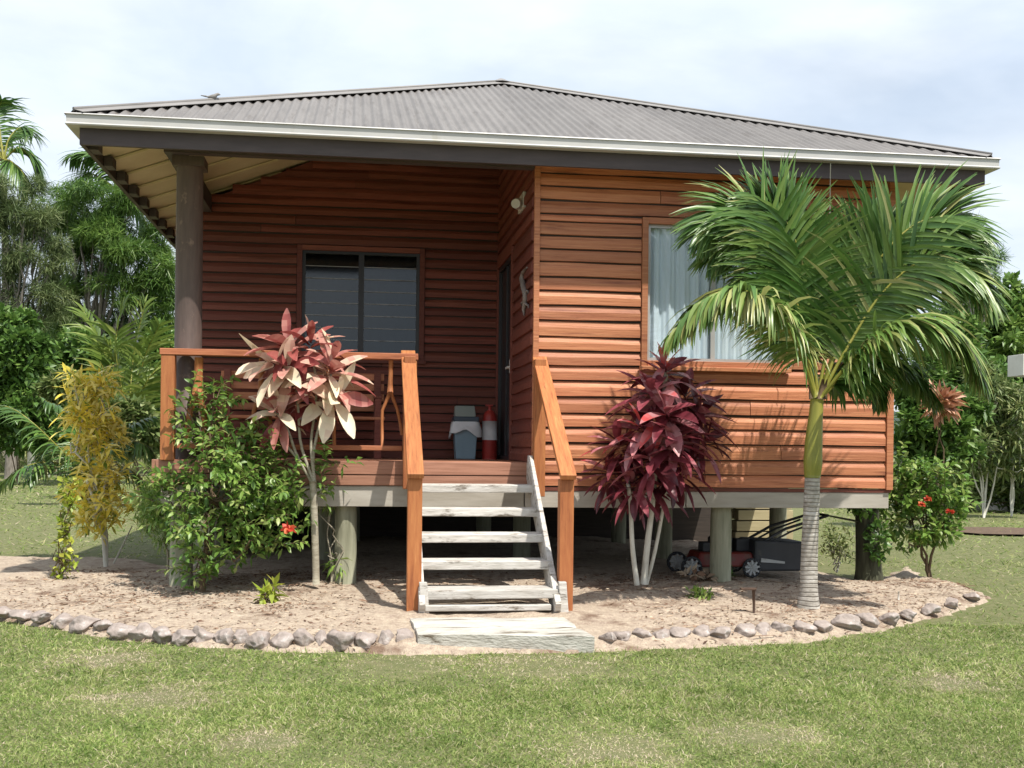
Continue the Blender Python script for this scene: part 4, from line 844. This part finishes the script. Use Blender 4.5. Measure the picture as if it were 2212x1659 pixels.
KB = at_y(682, 1254, -.28); KB.z = bed_h(KB.x, KB.y); KY = depth_of(KB)
t = thing('cordyline', 'cordyline with large cream and pink leaves in front of the porch railing', 'shrub', KB)
lk = lambda x, y, d=0.: at_depth(x-(18 if y < 1000 else 0), y, KY+d)-KB
b = MB(); b.tube(cat([lk(683, 1262), lk(681, 1180), lk(678, 1090), lk(676, 1040)], 12), [8*KY/F]*13, 10); b.build('cane', M['caneSt'], t)
for pts in ([(676, 1045), (660, 985), (640, 930), (618, 895), (605, 870)], [(677, 1040), (668, 960), (662, 880), (652, 790), (640, 745)], [(679, 1040), (690, 960), (698, 890), (702, 830), (690, 760)], [(680, 1040), (695, 980), (712, 900), (725, 850), (735, 800)], [(677, 1050), (650, 1000), (630, 950), (628, 900), (640, 850)]):
    b = MB(); b.tube(cat([lk(x, y, .03*R.uniform(-1, 1)) for x, y in pts], 14), [3.6*KY/F*(1-.3*i/14) for i in range(15)], 8); b.build('cane', M['caneSt'], t)
nb = NB()
for x, y, d, n, ln, wd, tm, ax, zl in ((600, 785, -.1, 9, .38, .12, .80, (-.7, -.3, .4), -.3), (745, 860, -.1, 12, .36, .13, .88, (.35, -.6, .3), -.7), (638, 745, 0, 18, .38, .115, .48, (-.35, -.35, .8), -.55), (690, 735, .08, 14, .30, .08, .44, (.1, 0, 1), .0), (735, 800, -.05, 20, .36, .115, .78, (.35, -.4, .8), -.8), (738, 770, .05, 10, .28, .07, .62, (.3, -.1, 1), .1), (640, 790, -.1, 14, .34, .115, .55, (-.2, -.6, .5), -.7), (612, 885, -.05, 18, .33, .11, .62, (-.3, -.5, .7), -.8), (655, 850, .1, 14, .30, .08, .25, (-.1, -.2, .9), -.7), (700, 850, .1, 14, .30, .08, .25, (.1, -.2, .9), -.7)):
    rosette(nb, lk(x, y, d), ax, n, ln*1.08, wd*1.0, tm-.06, .26, .65, zl*.75, .92, prof=lambda t: np.sin(PI*(.05+.93*t**1.15))**.75)
nb.build('foliage', M['creamleaf'], t)

# generic leafy shrub -------------------------------------------------------
def cloud(nb, cen, rad, n, ls, lw, tint=.5, tsd=.2, up=.4, droop=.5, segs=2, prof=LENS, shell=.5, cols=3, outw=.6):
    c = np.array(cen, float); r = np.array(rad, float); u = rdirs(n); k = NR.uniform(shell**3, 1, n)**(1/3.)
    off = u*k[:, None]; P = c+off*r; d = nrm(u*outw+rdirs(n)*.8+np.array([0, 0, up])); N = np.array([0, 0, 1.])+.6*NR.normal(0, 1, (n, 3))
    tt = np.clip(tint+NR.normal(0, tsd, n), 0, 1)
    nb.leaves(P, d, N, ls*NR.uniform(.6, 1.25, n), lw*NR.uniform(.7, 1.2, n), tt, segs=segs, droop=droop, prof=prof, cols=cols)
def branchy(mb, base, tips, r0, r1, n=8, jit=.05, sides=7):
    mains = []
    for q_, tp in enumerate(tips):
        b0, tp = Vector(base), Vector(tp)
        if q_ >= 3:                                  # later limbs leave the nearest main stem part-way up
            pth = min(mains, key=lambda m_: min((p_-tp).length for p_ in m_)); cand = pth[2:6]
            b0 = min(cand, key=lambda p_: (p_-tp).length)
        pts = [b0]
        for k in range(1, n): f = k/n; p = b0.lerp(tp, f); p.z = b0.z+(tp.z-b0.z)*f**.8; pts.append(p+Vector(NR.normal(0, jit, 3))*math.sin(PI*f))
        pts.append(tp); mains.append(pts) if q_ < 3 else None; ra = r0 if q_ < 3 else r0*.5; mb.tube(pts, [ra+(r1-ra)*(i/n)**.7 for i in range(n+1)], sides)
def shrub(name, label, cat_, px, py, Y, clumps, n, ls, lw, lm, sm, tint=.5, tsd=.2, group=None, droop=.5, up=.4, prof=LENS, stems=(.022, .006), extra=None, zb=None, shell=.35, subn=7, sprays=0, slen=.4):
    """clumps: (px,py,dY,rx_px,ry_px)"""
    B = at_depth(px, py, Y); B.z = GZ
    if zb is not None: B = at_z(px, py, zb); Y = depth_of(B)
    t = thing(name, label, cat_, B, 0, group); s = Y/F; f = lambda x, y, d=0.: at_depth(x, y, Y+d)-B
    tot = sum(c[3]*c[4] for c in clumps); mb = MB(); nb = NB(); tips = []; segs_ = 3
    for (x, y, d, rx, ry) in clumps:
        c = f(x, y, d); tips.append(c); m = max(20, int(n*rx*ry/tot))
        cloud(nb, c, (rx*s*.85, rx*s*.8, ry*s*.85), int(m*.4), ls, lw, tint, tsd, up, droop, shell=shell, prof=prof)
        for k in range(subn):   # sub-clumps give an uneven outline
            u = rdirs(1)[0]; cc = Vector(c)+Vector((u[0]*rx*s, u[1]*rx*s*.9, u[2]*ry*s))*R.uniform(.65, 1.05); tips.append(cc) if k < 1 else None
            cloud(nb, cc, (rx*s*.32,)*2+(ry*s*.34,), int(m*.6/subn), ls, lw, tint+NR.normal(0, .1), tsd*.8, up, droop, shell=.1, prof=prof)
    for k in range(sprays):
        x, y, d, rx, ry = R.choices(clumps, [c[3]*c[4] for c in clumps])[0]; c = Vector(f(x, y, d)); u = Vector(rdirs(1, -.1, 1)[0]); p = c+Vector((u.x*rx*s, u.y*rx*s*.8, u.z*ry*s))*.55
        dv = (u+Vector((0, 0, .35))).normalized(); L_ = slen*R.uniform(.5, 1.2); pts = [p]
        for q in range(6): dv = (dv+Vector((0, 0, -.10))+Vector(NR.normal(0, .06, 3))).normalized(); pts.append(pts[-1]+dv*L_/6)
        mb.tube(pts, [.004*(1-.12*i) for i in range(7)], 4); m = max(6, int(L_/ls*4.2)); P_, D_ = [], []
        for q in range(m):
            w_ = .1+.9*(q+.5)/m*.98; i = min(int(w_*6), 5); pp_ = pts[i].lerp(pts[i+1], w_*6-i); a_ = q*2.4; T_ = (pts[i+1]-pts[i]).normalized(); S_ = T_.cross(Vector((.2, .3, 1))).normalized(); B_ = S_.cross(T_)
            P_.append(pp_); D_.append(T_*.7+S_*math.cos(a_)+B_*math.sin(a_)*.8)
        nb.leaves(P_, D_, np.array([[0, 0, 1.]])+.4*NR.normal(0, 1, (m, 3)), ls*NR.uniform(.7, 1.2, m)*(1-.0), lw*NR.uniform(.8, 1.2, m), np.clip(tint+.1+NR.normal(0, tsd*.8, m), 0, 1), segs=segs_, droop=droop, prof=prof)
    branchy(mb, (0, 0, -.03), tips, *stems)
    mb.build('stem', sm, t); nb.build('foliage', lm, t)
    return t, f
# green hibiscus bush
t, f = shrub('hibiscus', 'dense green hibiscus bush with one red bloom below the railing', 'shrub', 440, 1280, 9.55,
    [(462, 880, .1, 32, 55), (440, 960, 0, 42, 55), (515, 970, .05, 50, 60), (555, 930, .1, 25, 30), (470, 1060, -.1, 90, 80), (560, 1040, 0, 60, 75), (400, 1080, 0, 60, 60), (360, 1090, .1, 50, 50), (540, 1130, -.1, 85, 70), (450, 1160, -.15, 75, 80), (610, 1070, .05, 50, 55), (580, 1175, -.05, 50, 40), (430, 1240, -.1, 40, 45), (640, 1110, .05, 40, 50), (700, 1040, .1, 28, 24), (735, 1000, .1, 30, 14), (400, 900, .1, 30, 50)],
    2000, .085, .036, M['bushleaf'], M['brownst'], .60, .28, droop=.7, prof=OVAL, shell=.1, sprays=150, slen=.30)
shrub('feathery_bush', 'light green fine-leaved bush against the left end of the deck', 'shrub', 372, 1265, 9.6, [(350, 1075, 0, 50, 45), (385, 1120, 0, 45, 40), (330, 1110, .1, 35, 40), (400, 1040, 0, 35, 40), (360, 1150, -.1, 35, 30)], 2600, .11, .014, M['bushleaf'], M['caneSt'], .78, .2, droop=.8, up=.6, zb=.02, stems=(.012, .004))
def flower(parent, c, r, n, m, name='flower'):
    nb = NB(); d = rdirs(n, -.1, .8); d[:, 1] -= .5; nb.leaves(np.repeat(np.array([c]), n, 0), d, rdirs(n), r, r*.7, NR.uniform(0, 1, n), segs=3, droop=.6, prof=OVAL); nb.build(name, m, parent)
flower(t, f(625, 1143, -.62), .075, 9, M['redflower'])
# ixora shrub on the right
t, f = shrub('ixora', 'leafy green ixora shrub with red blossom clusters at the right bed end', 'shrub', 2013, 1256, 10.,
    [(1985, 1075, 0, 60, 50), (2040, 1090, 0, 45, 45), (1940, 1060, .1, 45, 45), (1990, 1130, -.05, 65, 40), (1925, 1110, .1, 40, 45), (2030, 1150, 0, 40, 30), (1990, 1030, 0, 45, 30), (1960, 1170, .05, 45, 25), (2070, 1100, 0, 25, 30)],
    1500, .09, .044, M['bushleaf'], M['brownst'], .62, .25, sprays=60, slen=.34, zb=GZ+.02, droop=.6, prof=OVAL, stems=(.02, .005))
for x, y, r in ((1990, 1090, .05), (2052, 1105, .05), (2004, 1078, .045)): flower(t, f(x, y, -.3), r, 26, M['redflower'], 'blossom')
# croton column
t, f = shrub('croton', 'tall yellow-gold croton with narrow leaves at the left bed end', 'shrub', 229, 1232, 11.,
    [(180, 850, 0, 34, 40), (218, 835, .05, 26, 30), (196, 915, 0, 46, 50), (235, 960, .05, 35, 50), (195, 985, .05, 30, 45), (222, 1040, 0, 34, 40), (185, 1085, 0, 45, 32), (238, 1100, -.05, 40, 30), (205, 1135, -.05, 40, 22)],
    1500, .15, .034, M['croton'], M['whitestem'], .58, .34, zb=0., droop=.6, up=.45, sprays=60, slen=.26, stems=(.022, .006))
shrub('vine_shoot', 'slender lime-green climbing shoot left of the croton', 'plant', 125, 1262, 10., [(150, 1060, 0, 18, 45), (140, 1130, 0, 16, 45), (140, 1185, 0, 18, 30), (128, 1230, 0, 18, 22), (150, 1215, 0, 18, 16)], 240, .07, .05, M['lime'], M['brownst'], .55, .25, zb=0., prof=OVAL, stems=(.008, .004))
shrub('croton_seedling', 'small bright yellow-green plant alone on the soil left of the stairs', 'plant', 575, 1318, 9., [(575, 1275, 0, 30, 16), (578, 1295, 0, 20, 14)], 46, .12, .042, M['lime'], M['brownst'], .62, .2, zb=-.01, stems=(.008, .004), subn=3)
shrub('seedling', 'low green fern-like seedling right of the red cordyline', 'plant', 1512, 1305, 9.5, [(1505, 1285, 0, 26, 14), (1520, 1297, 0, 22, 10)], 150, .06, .025, M['bushleaf'], M['brownst'], .8, .15, zb=.0, stems=(.006, .003), subn=4)
shrub('wilted_plant', 'wilting plant with pale curled leaves by the mower post', 'plant', 1535, 1262, 9.8, [(1495, 1240, 0, 16, 10), (1535, 1248, 0, 26, 12)], 70, .09, .045, M['litter'], M['brownst'], .75, .25, zb=.04, stems=(.008, .004), subn=4)
shrub('leafy_tuft', 'small dark green tuft at the foot of the mower post', 'plant', 1560, 1258, 9.8, [(1562, 1240, 0, 20, 16)], 130, .10, .012, M['bushleaf'], M['brownst'], .45, .2, zb=.05, up=1., stems=(.005, .003), subn=2)
shrub('young_shrub', 'sparse pale young shrub between palm trunk and stump', 'plant', 1808, 1230, 11., [(1810, 1165, 0, 35, 30), (1800, 1185, 0, 30, 22), (1825, 1190, 0, 25, 22)], 420, .065, .025, M['wildleaf'], M['whitestem'], .75, .2, zb=0., stems=(.010, .004))
shrub('papaya_seedling', 'thin sapling with drooping green leaf fans against the front pier', 'plant', 716, 1262, 9.9, [(700, 1040, 0, 26, 22), (715, 1060, 0, 26, 14), (690, 1085, .0, 30, 20), (728, 1220, 0, 14, 22)], 260, .13, .022, M['bushleaf'], M['caneSt'], .75, .18, zb=.07, droop=1.2, stems=(.008, .004))
# mossy stump with leaves on top
B = at_z(1878, 1253, .0); t = thing('tree_stump', 'dark mossy stump with leafy sprouts at the right house corner', 'stump', B); Y = depth_of(B); s = Y/F
g = lambda x, y, d=0.: at_depth(x, y, Y+d)-B
b = MB(); b.tube(cat([g(1877, 1262), g(1876, 1220), g(1874, 1170), g(1873, 1110), g(1872, 1095)], 16), [float(np.interp(i, (0, 3, 8, 14, 16), (33, 28, 25, 25, 20)))*s for i in range(17)], 16); b.build('trunk', M['darkbark'], t)
b = MB(); b.tube([g(1872, 1130, 0), g(1810, 1118, -.1), g(1760, 1108, -.1)], [.012, .01, .006], 6); b.build('twig', M['darkbark'], t)
nb = NB(); cloud(nb, g(1842, 1075, -.05), (.12, .12, .12), 200, .085, .05, .35, .2, prof=OVAL); cloud(nb, g(1870, 1090, -.1), (.14, .14, .09), 140, .09, .06, .25, .2, prof=OVAL); cloud(nb, g(1895, 1170, -.15), (.1, .1, .2), 160, .08, .05, .3, .2, prof=OVAL)
nb.build('sprouts', M['bushleaf'], t)
# russet plant beyond the corner
shrub('dry_bromeliad', 'clump of russet dried leaves among bushes beyond the right corner', 'plant', 2030, 905, 18.5, [(2028, 868, 0, 24, 20)], 200, .3, .10, M['terracotta'], M['brownst'], .55, .25, subn=4)

# background trees ----------------------------------------------------------
def tree(name, label, px, py, Y, clumps, n, ls, lw, lm, sm, tint=.5, tsd=.2, group=None, trunk=.12, droop=.5, lean=(0, 0), sub=8, limbs=3, up=.2, shell=.3):
    B = at_depth(px, py, Y); B.z = GZ; t = thing(name, label, 'tree', B, 0, group); s = Y/F; f = lambda x, y, d=0.: at_depth(x, y, Y+d)-B
    mb, nb = MB(), NB(); tot = sum(c[3]*c[4] for c in clumps)
    zc = min(f(c[0], c[1], c[2]).z for c in clumps); top = Vector((lean[0], lean[1], zc*.45+.2))
    mb.tube(cat([(0, 0, -.1), (top.x*.3, top.y*.3, top.z*.4), top], 10), [trunk*(1.15-.45*i/10) for i in range(11)], 10)
    for (x, y, d, rx, ry) in clumps:
        c = f(x, y, d); m = int(n*rx*ry/tot); tips = [c]
        for k in range(sub):
            u = rdirs(1)[0]; cc = Vector(c)+Vector((u[0]*rx*s, u[1]*rx*s*.8, u[2]*ry*s))*R.uniform(.45, 1.0)
            if k < limbs: tips.append(cc)
            cloud(nb, cc, (rx*s*.36, rx*s*.36, ry*s*.26), int(m/sub), ls, lw, tint+NR.normal(0, .12), tsd, up, droop, segs=1 if Y > 17 else 2, cols=2, shell=shell, prof=OVAL)
        branchy(mb, top, tips, trunk*.45, trunk*.06, 7, .12, 6)
    mb.build('trunk', sm, t); nb.build('crown', lm, t); return t, f
tree('broadleaf_tree', 'spreading green tree with airy crown left of the porch', 235, 960, 46.,
    [(230, 430, 0, 95, 55), (160, 500, .5, 80, 55), (270, 520, -.3, 90, 60), (340, 600, 0, 50, 70), (180, 600, .3, 85, 50), (270, 640, 0, 80, 55), (340, 520, .5, 40, 50), (120, 450, .8, 45, 40), (330, 700, .4, 50, 50), (240, 720, .8, 70, 40), (150, 690, .4, 70, 50), (300, 780, .5, 70, 50), (190, 790, .5, 70, 50), (230, 500, .3, 80, 50)], 52000, .44, .30, M['treeleaf'], M['bark'], .55, .25, trunk=.34, lean=(-.8, 0), sub=14)
tree('feathery_tree', 'grey-green feathery tree with bare twigs at the left edge', 25, 990, 42.,
    [(40, 420, 0, 65, 60), (20, 510, .3, 70, 55), (80, 560, 0, 60, 60), (0, 600, 0, 55, 55), (90, 640, .2, 60, 45), (-40, 480, 0, 60, 80), (60, 480, -.3, 50, 50), (100, 500, 0, 45, 60), (60, 690, 0, 70, 40), (0, 680, 0, 60, 40), (110, 600, 0, 40, 60)], 30000, .34, .20, M['greyleaf'], M['bark'], .5, .28, trunk=.22, limbs=4, droop=.4, sub=12)
def coco(name, label, px, py, Y, fr, zt=None, tr=.14, ll=.8, tint=.4, lm=None):
    B = at_depth(px, py+500, Y); B.z = GZ; s = Y/F; f = lambda x, y, d=0.: at_depth(x, y, Y+d)-B; t = thing(name, label, 'palm tree', B)
    top = f(px, py); b = MB(); b.tube(cat([(0, 0, -.1), (top.x*.3+.1, 0, top.z*.5), top], 12), [tr*(1.2-.5*i/12) for i in range(13)], 10); b.build('trunk', M['bark'], t)
    for pts in fr:
        nb, rb = NB(), MB(); frond(nb, rb, [top]+[f(x, y, R.uniform(-.6, .6)) for x, y in pts], Y*.0013, 34, ll, Y*.0023, 1.2, tint, side_tilt=-.1); o = nb.build('frond', lm or M['palmleaf'], t); rb.build('midrib', M['crownshaft'], o)
    return t
coco('coconut_palm', 'tall coconut palm rising behind the feathery tree at far left', 8, 345, 60., [[(20, 300), (45, 275), (70, 285)], [(40, 320), (75, 340), (92, 385)], [(0, 290), (-3, 240), (4, 215)], [(-30, 310), (-60, 330), (-80, 380)], [(25, 350), (50, 375), (60, 410)], [(-20, 350), (-40, 390), (-50, 430)], [(-15, 300), (-40, 270), (-70, 260)]], ll=2.2, tr=.2)
coco('coconut_palm', 'distant coconut palm showing fronds just under the left eave', 262, 420, 70., [[(225, 390), (190, 375), (160, 400)], [(220, 350), (185, 330), (150, 335)], [(250, 370), (230, 340), (200, 325)], [(290, 390), (320, 390), (350, 420)], [(240, 430), (215, 460), (205, 500)], [(285, 430), (310, 470), (320, 500)]], ll=2.4, tr=.2)
# young palms on the left
def clump_palm(label, px, py, Y, fr, lm, ll, lw, tint, droop, npair=30, zb=None, tilt=.1, cat_='palm tree', rr_=.016):
    B = at_depth(px, py, Y)
    t = thing('young_palm', label, cat_, B); f = lambda x, y, d=0.: at_depth(x, y, Y+d)-B
    for pts in fr:
        nb, rb = NB(), MB(); frond(nb, rb, [Vector((0, 0, -.03))]+[f(*q) if len(q) == 3 else f(q[0], q[1], R.uniform(-.3, .3)) for q in pts], rr_, npair, ll, lw, droop, tint, side_tilt=tilt); o = nb.build('frond', lm, t); rb.build('midrib', M['crownshaft'], o)
clump_palm('bright young palm with upright yellow-green fronds left of the porch', 275, 1040, 27., [[(262, 900), (225, 760), (180, 670)], [(268, 880), (250, 750), (265, 660)], [(280, 880), (290, 760), (315, 650)], [(290, 900), (320, 820), (370, 770)], [(260, 920), (215, 840), (160, 800)], [(285, 900), (310, 780), (345, 700)], [(270, 900), (255, 800), (225, 740)]], M['yngpalm'], 1.15, .085, .55, .8, rr_=.03)
clump_palm('dark drooping palm fronds sprawling over the lawn behind the croton', 190, 1150, 12.8, [[(175, 1030), (120, 960), (40, 890), (-20, 870)], [(180, 1040), (120, 1000), (50, 1010), (-10, 1060)], [(200, 1030), (250, 960), (310, 960), (345, 1020)], [(195, 1030), (260, 1010), (320, 1050), (350, 1100)], [(180, 1020), (130, 960), (90, 980), (60, 1040)], [(205, 1020), (270, 930), (330, 900)], [(185, 1010), (150, 900), (90, 860)]], M['palmleaf'], .42, .034, .40, 1.4, npair=40)
clump_palm('palm with broad dark fronds at the left edge', 60, 1000, 50., [[(70, 880), (60, 760), (30, 680)], [(80, 880), (110, 780), (130, 690)], [(50, 900), (10, 800), (-40, 760)], [(90, 900), (150, 850), (200, 860)], [(60, 900), (100, 820), (160, 750)], [(50, 900), (-10, 860), (-60, 900)]], M['darkleaf'] if False else M['palmleaf'], 2.4, .15, .2, 1.0, rr_=.05)
LB = 'background bushes left of the house'
for (nm, lb, px, Y, cl, n, lm, ti) in (
    ('dark_bush', 'dark bush behind the young palms nearest the porch post', 330, 52., [(330, 820, 0, 70, 90), (300, 930, 0, 70, 50), (370, 900, 0, 40, 70), (270, 860, 0, 60, 70), (350, 740, .5, 45, 50)], 3000, 'darkleaf', .55),
    ('dark_bush', 'shadowy bush behind the croton top', 160, 56., [(170, 800, 0, 80, 80), (170, 900, -.5, 90, 60), (250, 780, 0, 60, 60), (120, 880, 0, 70, 60), (210, 890, 0, 60, 60), (200, 730, 1, 60, 50)], 3200, 'darkleaf', .35),
    ('dark_bush', 'shadowy bush filling the left edge under the feathery tree', 30, 54., [(30, 800, 0, 70, 80), (80, 870, -.5, 80, 60), (20, 900, -.5, 80, 50), (100, 760, 0, 60, 60), (-30, 860, 0, 70, 70), (60, 900, 0, 60, 50), (0, 720, 1, 60, 50)], 3200, 'darkleaf', .3),
    ('bush', 'leafy green bush mass at the left edge in front of the feathery tree', 40, 36., [(40, 780, 0, 70, 60), (-20, 850, 0, 60, 70), (70, 860, 0, 70, 60), (20, 930, 0, 70, 45), (110, 940, 0, 60, 40), (20, 720, .5, 50, 50)], 3200, 'treeleaf', .45),
    ('bush', 'leafy green bush mass behind the young palm fronds', 250, 38., [(250, 800, 0, 70, 60), (180, 860, 0, 60, 60), (320, 830, 0, 60, 70), (350, 760, .5, 40, 60), (240, 930, 0, 70, 45), (330, 940, 0, 60, 40), (170, 760, .5, 50, 50)], 3400, 'treeleaf', .5),
    ('bush', 'yellow-green bushy growth between croton and railing', 300, 24., [(290, 900, 0, 45, 40), (320, 950, 0, 35, 40), (260, 950, .3, 40, 35), (130, 830, 0, 30, 25), (110, 850, .2, 25, 18)], 1500, 'wildleaf', .6)):
    shrub(nm, lb, 'bush', px, 985, Y, [c for c in cl], int(n*3.2), Y*.0085, Y*.0042, M[lm], M['brownst'], ti, .25, group=LB, zb=None)
# right side
tree('broadleaf_tree', 'green tree top behind the palm fronds at the right eave', 2090, 960, 32., [(2085, 530, 0, 50, 55), (2060, 600, 0, 60, 60), (2120, 590, .3, 45, 60), (2085, 680, 0, 60, 60), (2040, 520, .3, 35, 40)], 14000, .26, .15, M['treeleaf'], M['bark'], .5, .25, trunk=.16)
RBG = 'bushes right of the house'
for (nm, lb, px, py, Y, cl, n, ls, lw, lm, ti) in (
    ('hedge_bush', 'bright green rounded bush at the right edge below the hill', 2180, 1010, 34., [(2190, 680, 0, 80, 65), (2130, 700, 0, 50, 55), (2250, 690, 0, 70, 60), (2170, 760, -.3, 80, 50), (2090, 690, 0, 40, 60), (2210, 820, 0, 60, 50)], 11000, .24, .13, 'treeleaf', .75),
    ('dark_bush', 'dark leafy bush beside the second palm trunk', 2040, 1040, 20., [(2010, 920, 0, 55, 60), (1970, 850, .2, 35, 60), (1965, 960, .3, 30, 60), (2000, 800, .3, 40, 50), (2060, 960, 0, 55, 55), (1995, 980, .1, 40, 40), (2090, 880, .2, 45, 50)], 5200, .18, .08, 'treeleaf', .5),
    ('bush', 'wide green bush between hedge and twiggy shrub', 2150, 1040, 28., [(2060, 740, 0, 60, 60), (2120, 900, 0, 90, 60), (2200, 950, 0, 80, 60), (2030, 840, 0, 50, 60), (2120, 1010, 0, 90, 50), (2200, 1050, 0, 70, 50), (2150, 830, 0, 90, 60), (2200, 870, 0, 70, 60), (2100, 800, 0, 50, 60)], 11000, .24, .12, 'treeleaf', .5)):
    shrub(nm, lb, 'bush', px, py, Y, cl, n, ls, lw, M[lm], M['brownst'], ti, .25, group=RBG)
t, f = shrub('twiggy_shrub', 'tall twiggy shrub with whitish stems at the right edge', 'shrub', 2125, 1118, 14., [(2150, 860, 0, 70, 50), (2100, 900, 0, 50, 50), (2190, 910, 0, 60, 60), (2140, 960, -.1, 60, 45), (2200, 990, 0, 50, 45), (2110, 990, 0, 40, 35), (2165, 850, .2, 40, 30), (2120, 820, .2, 40, 40)], 6500, .22, .045, M['wildleaf'], M['whitestem'], .55, .28, zb=GZ, up=.1, stems=(.022, .006))
mb = MB(); branchy(mb, (0, 0, 0), [f(2080, 900), f(2100, 850), f(2160, 840), f(2060, 960), f(2130, 780)], .022, .006); branchy(mb, f(2185, 1115, .1), [f(2200, 830), f(2170, 870), f(2215, 880), f(2230, 800), f(2150, 920)], .022, .006); mb.build('bare_stem', M['whitestem'], t)
shrub('undergrowth_bush', 'low green undergrowth at the foot of the twiggy shrub', 'bush', 2060, 1105, 14.5, [(2040, 1060, 0, 40, 30), (2120, 1030, 0, 50, 45), (2190, 1020, 0, 50, 45), (2070, 990, .3, 40, 50), (2080, 1080, 0, 45, 28), (2200, 1075, 0, 40, 35), (2140, 1070, .2, 40, 30), (1990, 1050, .2, 35, 30)], 4200, .24, .06, M['wildleaf'], M['brownst'], .45, .2, group=RBG, up=.8, zb=GZ)

# far woodland and hill -----------------------------------------------------
nb = NB()
for k in range(80):
    x = R.uniform(-900, 3100); Y = R.uniform(45, 70); hgt = R.uniform(1.5, 3.6); c = at_depth(x, 960, Y); cloud(nb, (c.x, c.y, hgt*.5), (4, 3, hgt*.75), 160, .9, .55, R.uniform(.2, .6), .2, segs=1, cols=2, shell=.5, prof=OVAL)
tag(nb.build('far_woodland', M['darkleaf']), 'low band of distant trees beyond the lawn', 'woodland', kind='stuff')
b = MB(); n = 60
for i in range(n+1):
    a = i/n; x = -200+1500*a; hz = 30*math.exp(-((x-500)/300)**2)+22*math.exp(-((x-900)/400)**2)+4*noise.noise(Vector((x*.01, 0, 0)))+2*noise.noise(Vector((x*.05, 3, 0)))
    b.v += [(x, 700, -2), (x, 780, max(1, hz)), (x, 980, max(.5, hz*.6))]
for i in range(n):
    for j in range(2): q = i*3+j; b.face((q, q+3, q+4, q+1), .5, 0, True)
tag(b.build('hill', M['hill']), kind='structure')

# ------------------------------------------------------------------ camera, light, sky
cam = D.cameras.new('camera'); co = D.objects.new('camera', cam); COL.objects.link(co); SC.camera = co
cam.sensor_width = 36; cam.lens = 36*F/2212; cam.clip_end = 3000; cam.shift_y = (YH-829.5)/2212; cam.shift_x = 1.5/2212
co.location = (-CX*CP-CY*SP, -(-CX*SP+CY*CP), H)
from mathutils import Matrix
fw_ = Vector((SP, CP, 0)); rt = Vector((CP, -SP, 0)); up = Vector((0, 0, 1))
rt2 = rt*math.cos(ROLL)+up*math.sin(ROLL); up2 = up*math.cos(ROLL)-rt*math.sin(ROLL)
co.rotation_euler = Matrix((rt2, up2, -fw_)).transposed().to_euler()

SUN = Vector((.26, -.47, 1)).normalized()
sl = D.lights.new('sun', 'SUN'); sl.energy = 4.6; sl.angle = math.radians(.6); sl.color = (1, .95, .86)
so = D.objects.new('sun', sl); COL.objects.link(so); so.rotation_euler = (-SUN).to_track_quat('-Z', 'Y').to_euler(); so.location = (3, -8, 12)
wd = D.worlds.new('World'); SC.world = wd; wd.use_nodes = True; nt = wd.node_tree; nt.nodes.clear(); L = nt.links.new
sky = _n(nt, 'ShaderNodeTexSky', sky_type='NISHITA'); sky.sun_disc = False; sky.sun_elevation = math.asin(SUN.z); sky.sun_rotation = math.atan2(SUN.x, SUN.y); sky.dust_density = 2.; sky.air_density = 1.
tc = _n(nt, 'ShaderNodeTexCoord'); mp = _n(nt, 'ShaderNodeMapping'); mp.inputs['Scale'].default_value = (1, 1, 2.6); mp.inputs['Location'].default_value = (.3, .1, .2); L(tc.outputs['Generated'], mp.inputs[0])
nz = _n(nt, 'ShaderNodeTexNoise'); nz.inputs['Scale'].default_value = 2.3; nz.inputs['Detail'].default_value = 8; nz.inputs['Roughness'].default_value = .5; nz.inputs['Distortion'].default_value = .4; L(mp.outputs[0], nz.inputs['Vector'])
cr = _ramp(nt, [(.30, (.5, .5, .5)), (.55, (.93, .93, .93))]); L(nz.outputs['Fac'], cr.inputs[0])
mul = _n(nt, 'ShaderNodeMix', data_type='RGBA'); L(cr.outputs[0], mul.inputs['Factor']); L(sky.outputs[0], mul.inputs['A'])
n2 = _n(nt, 'ShaderNodeTexNoise'); n2.inputs['Scale'].default_value = 3.4; n2.inputs['Detail'].default_value = 6; L(mp.outputs[0], n2.inputs['Vector'])
cc = _ramp(nt, [(.35, (6.4, 7.3, 8.5)), (.65, (9.0, 9.5, 9.9))]); L(n2.outputs['Fac'], cc.inputs[0]); L(cc.outputs[0], mul.inputs['B'])
bg = _n(nt, 'ShaderNodeBackground'); bg.inputs['Strength'].default_value = .092; L(mul.outputs['Result'], bg.inputs['Color'])
ow = _n(nt, 'ShaderNodeOutputWorld'); L(bg.outputs[0], ow.inputs[0])
SC.view_settings.view_transform = 'Standard'; SC.view_settings.look = 'None'; SC.view_settings.exposure = .5; SC.view_settings.gamma = 1
try: SC.cycles.max_bounces = 8; SC.cycles.transparent_max_bounces = 12
except Exception: pass
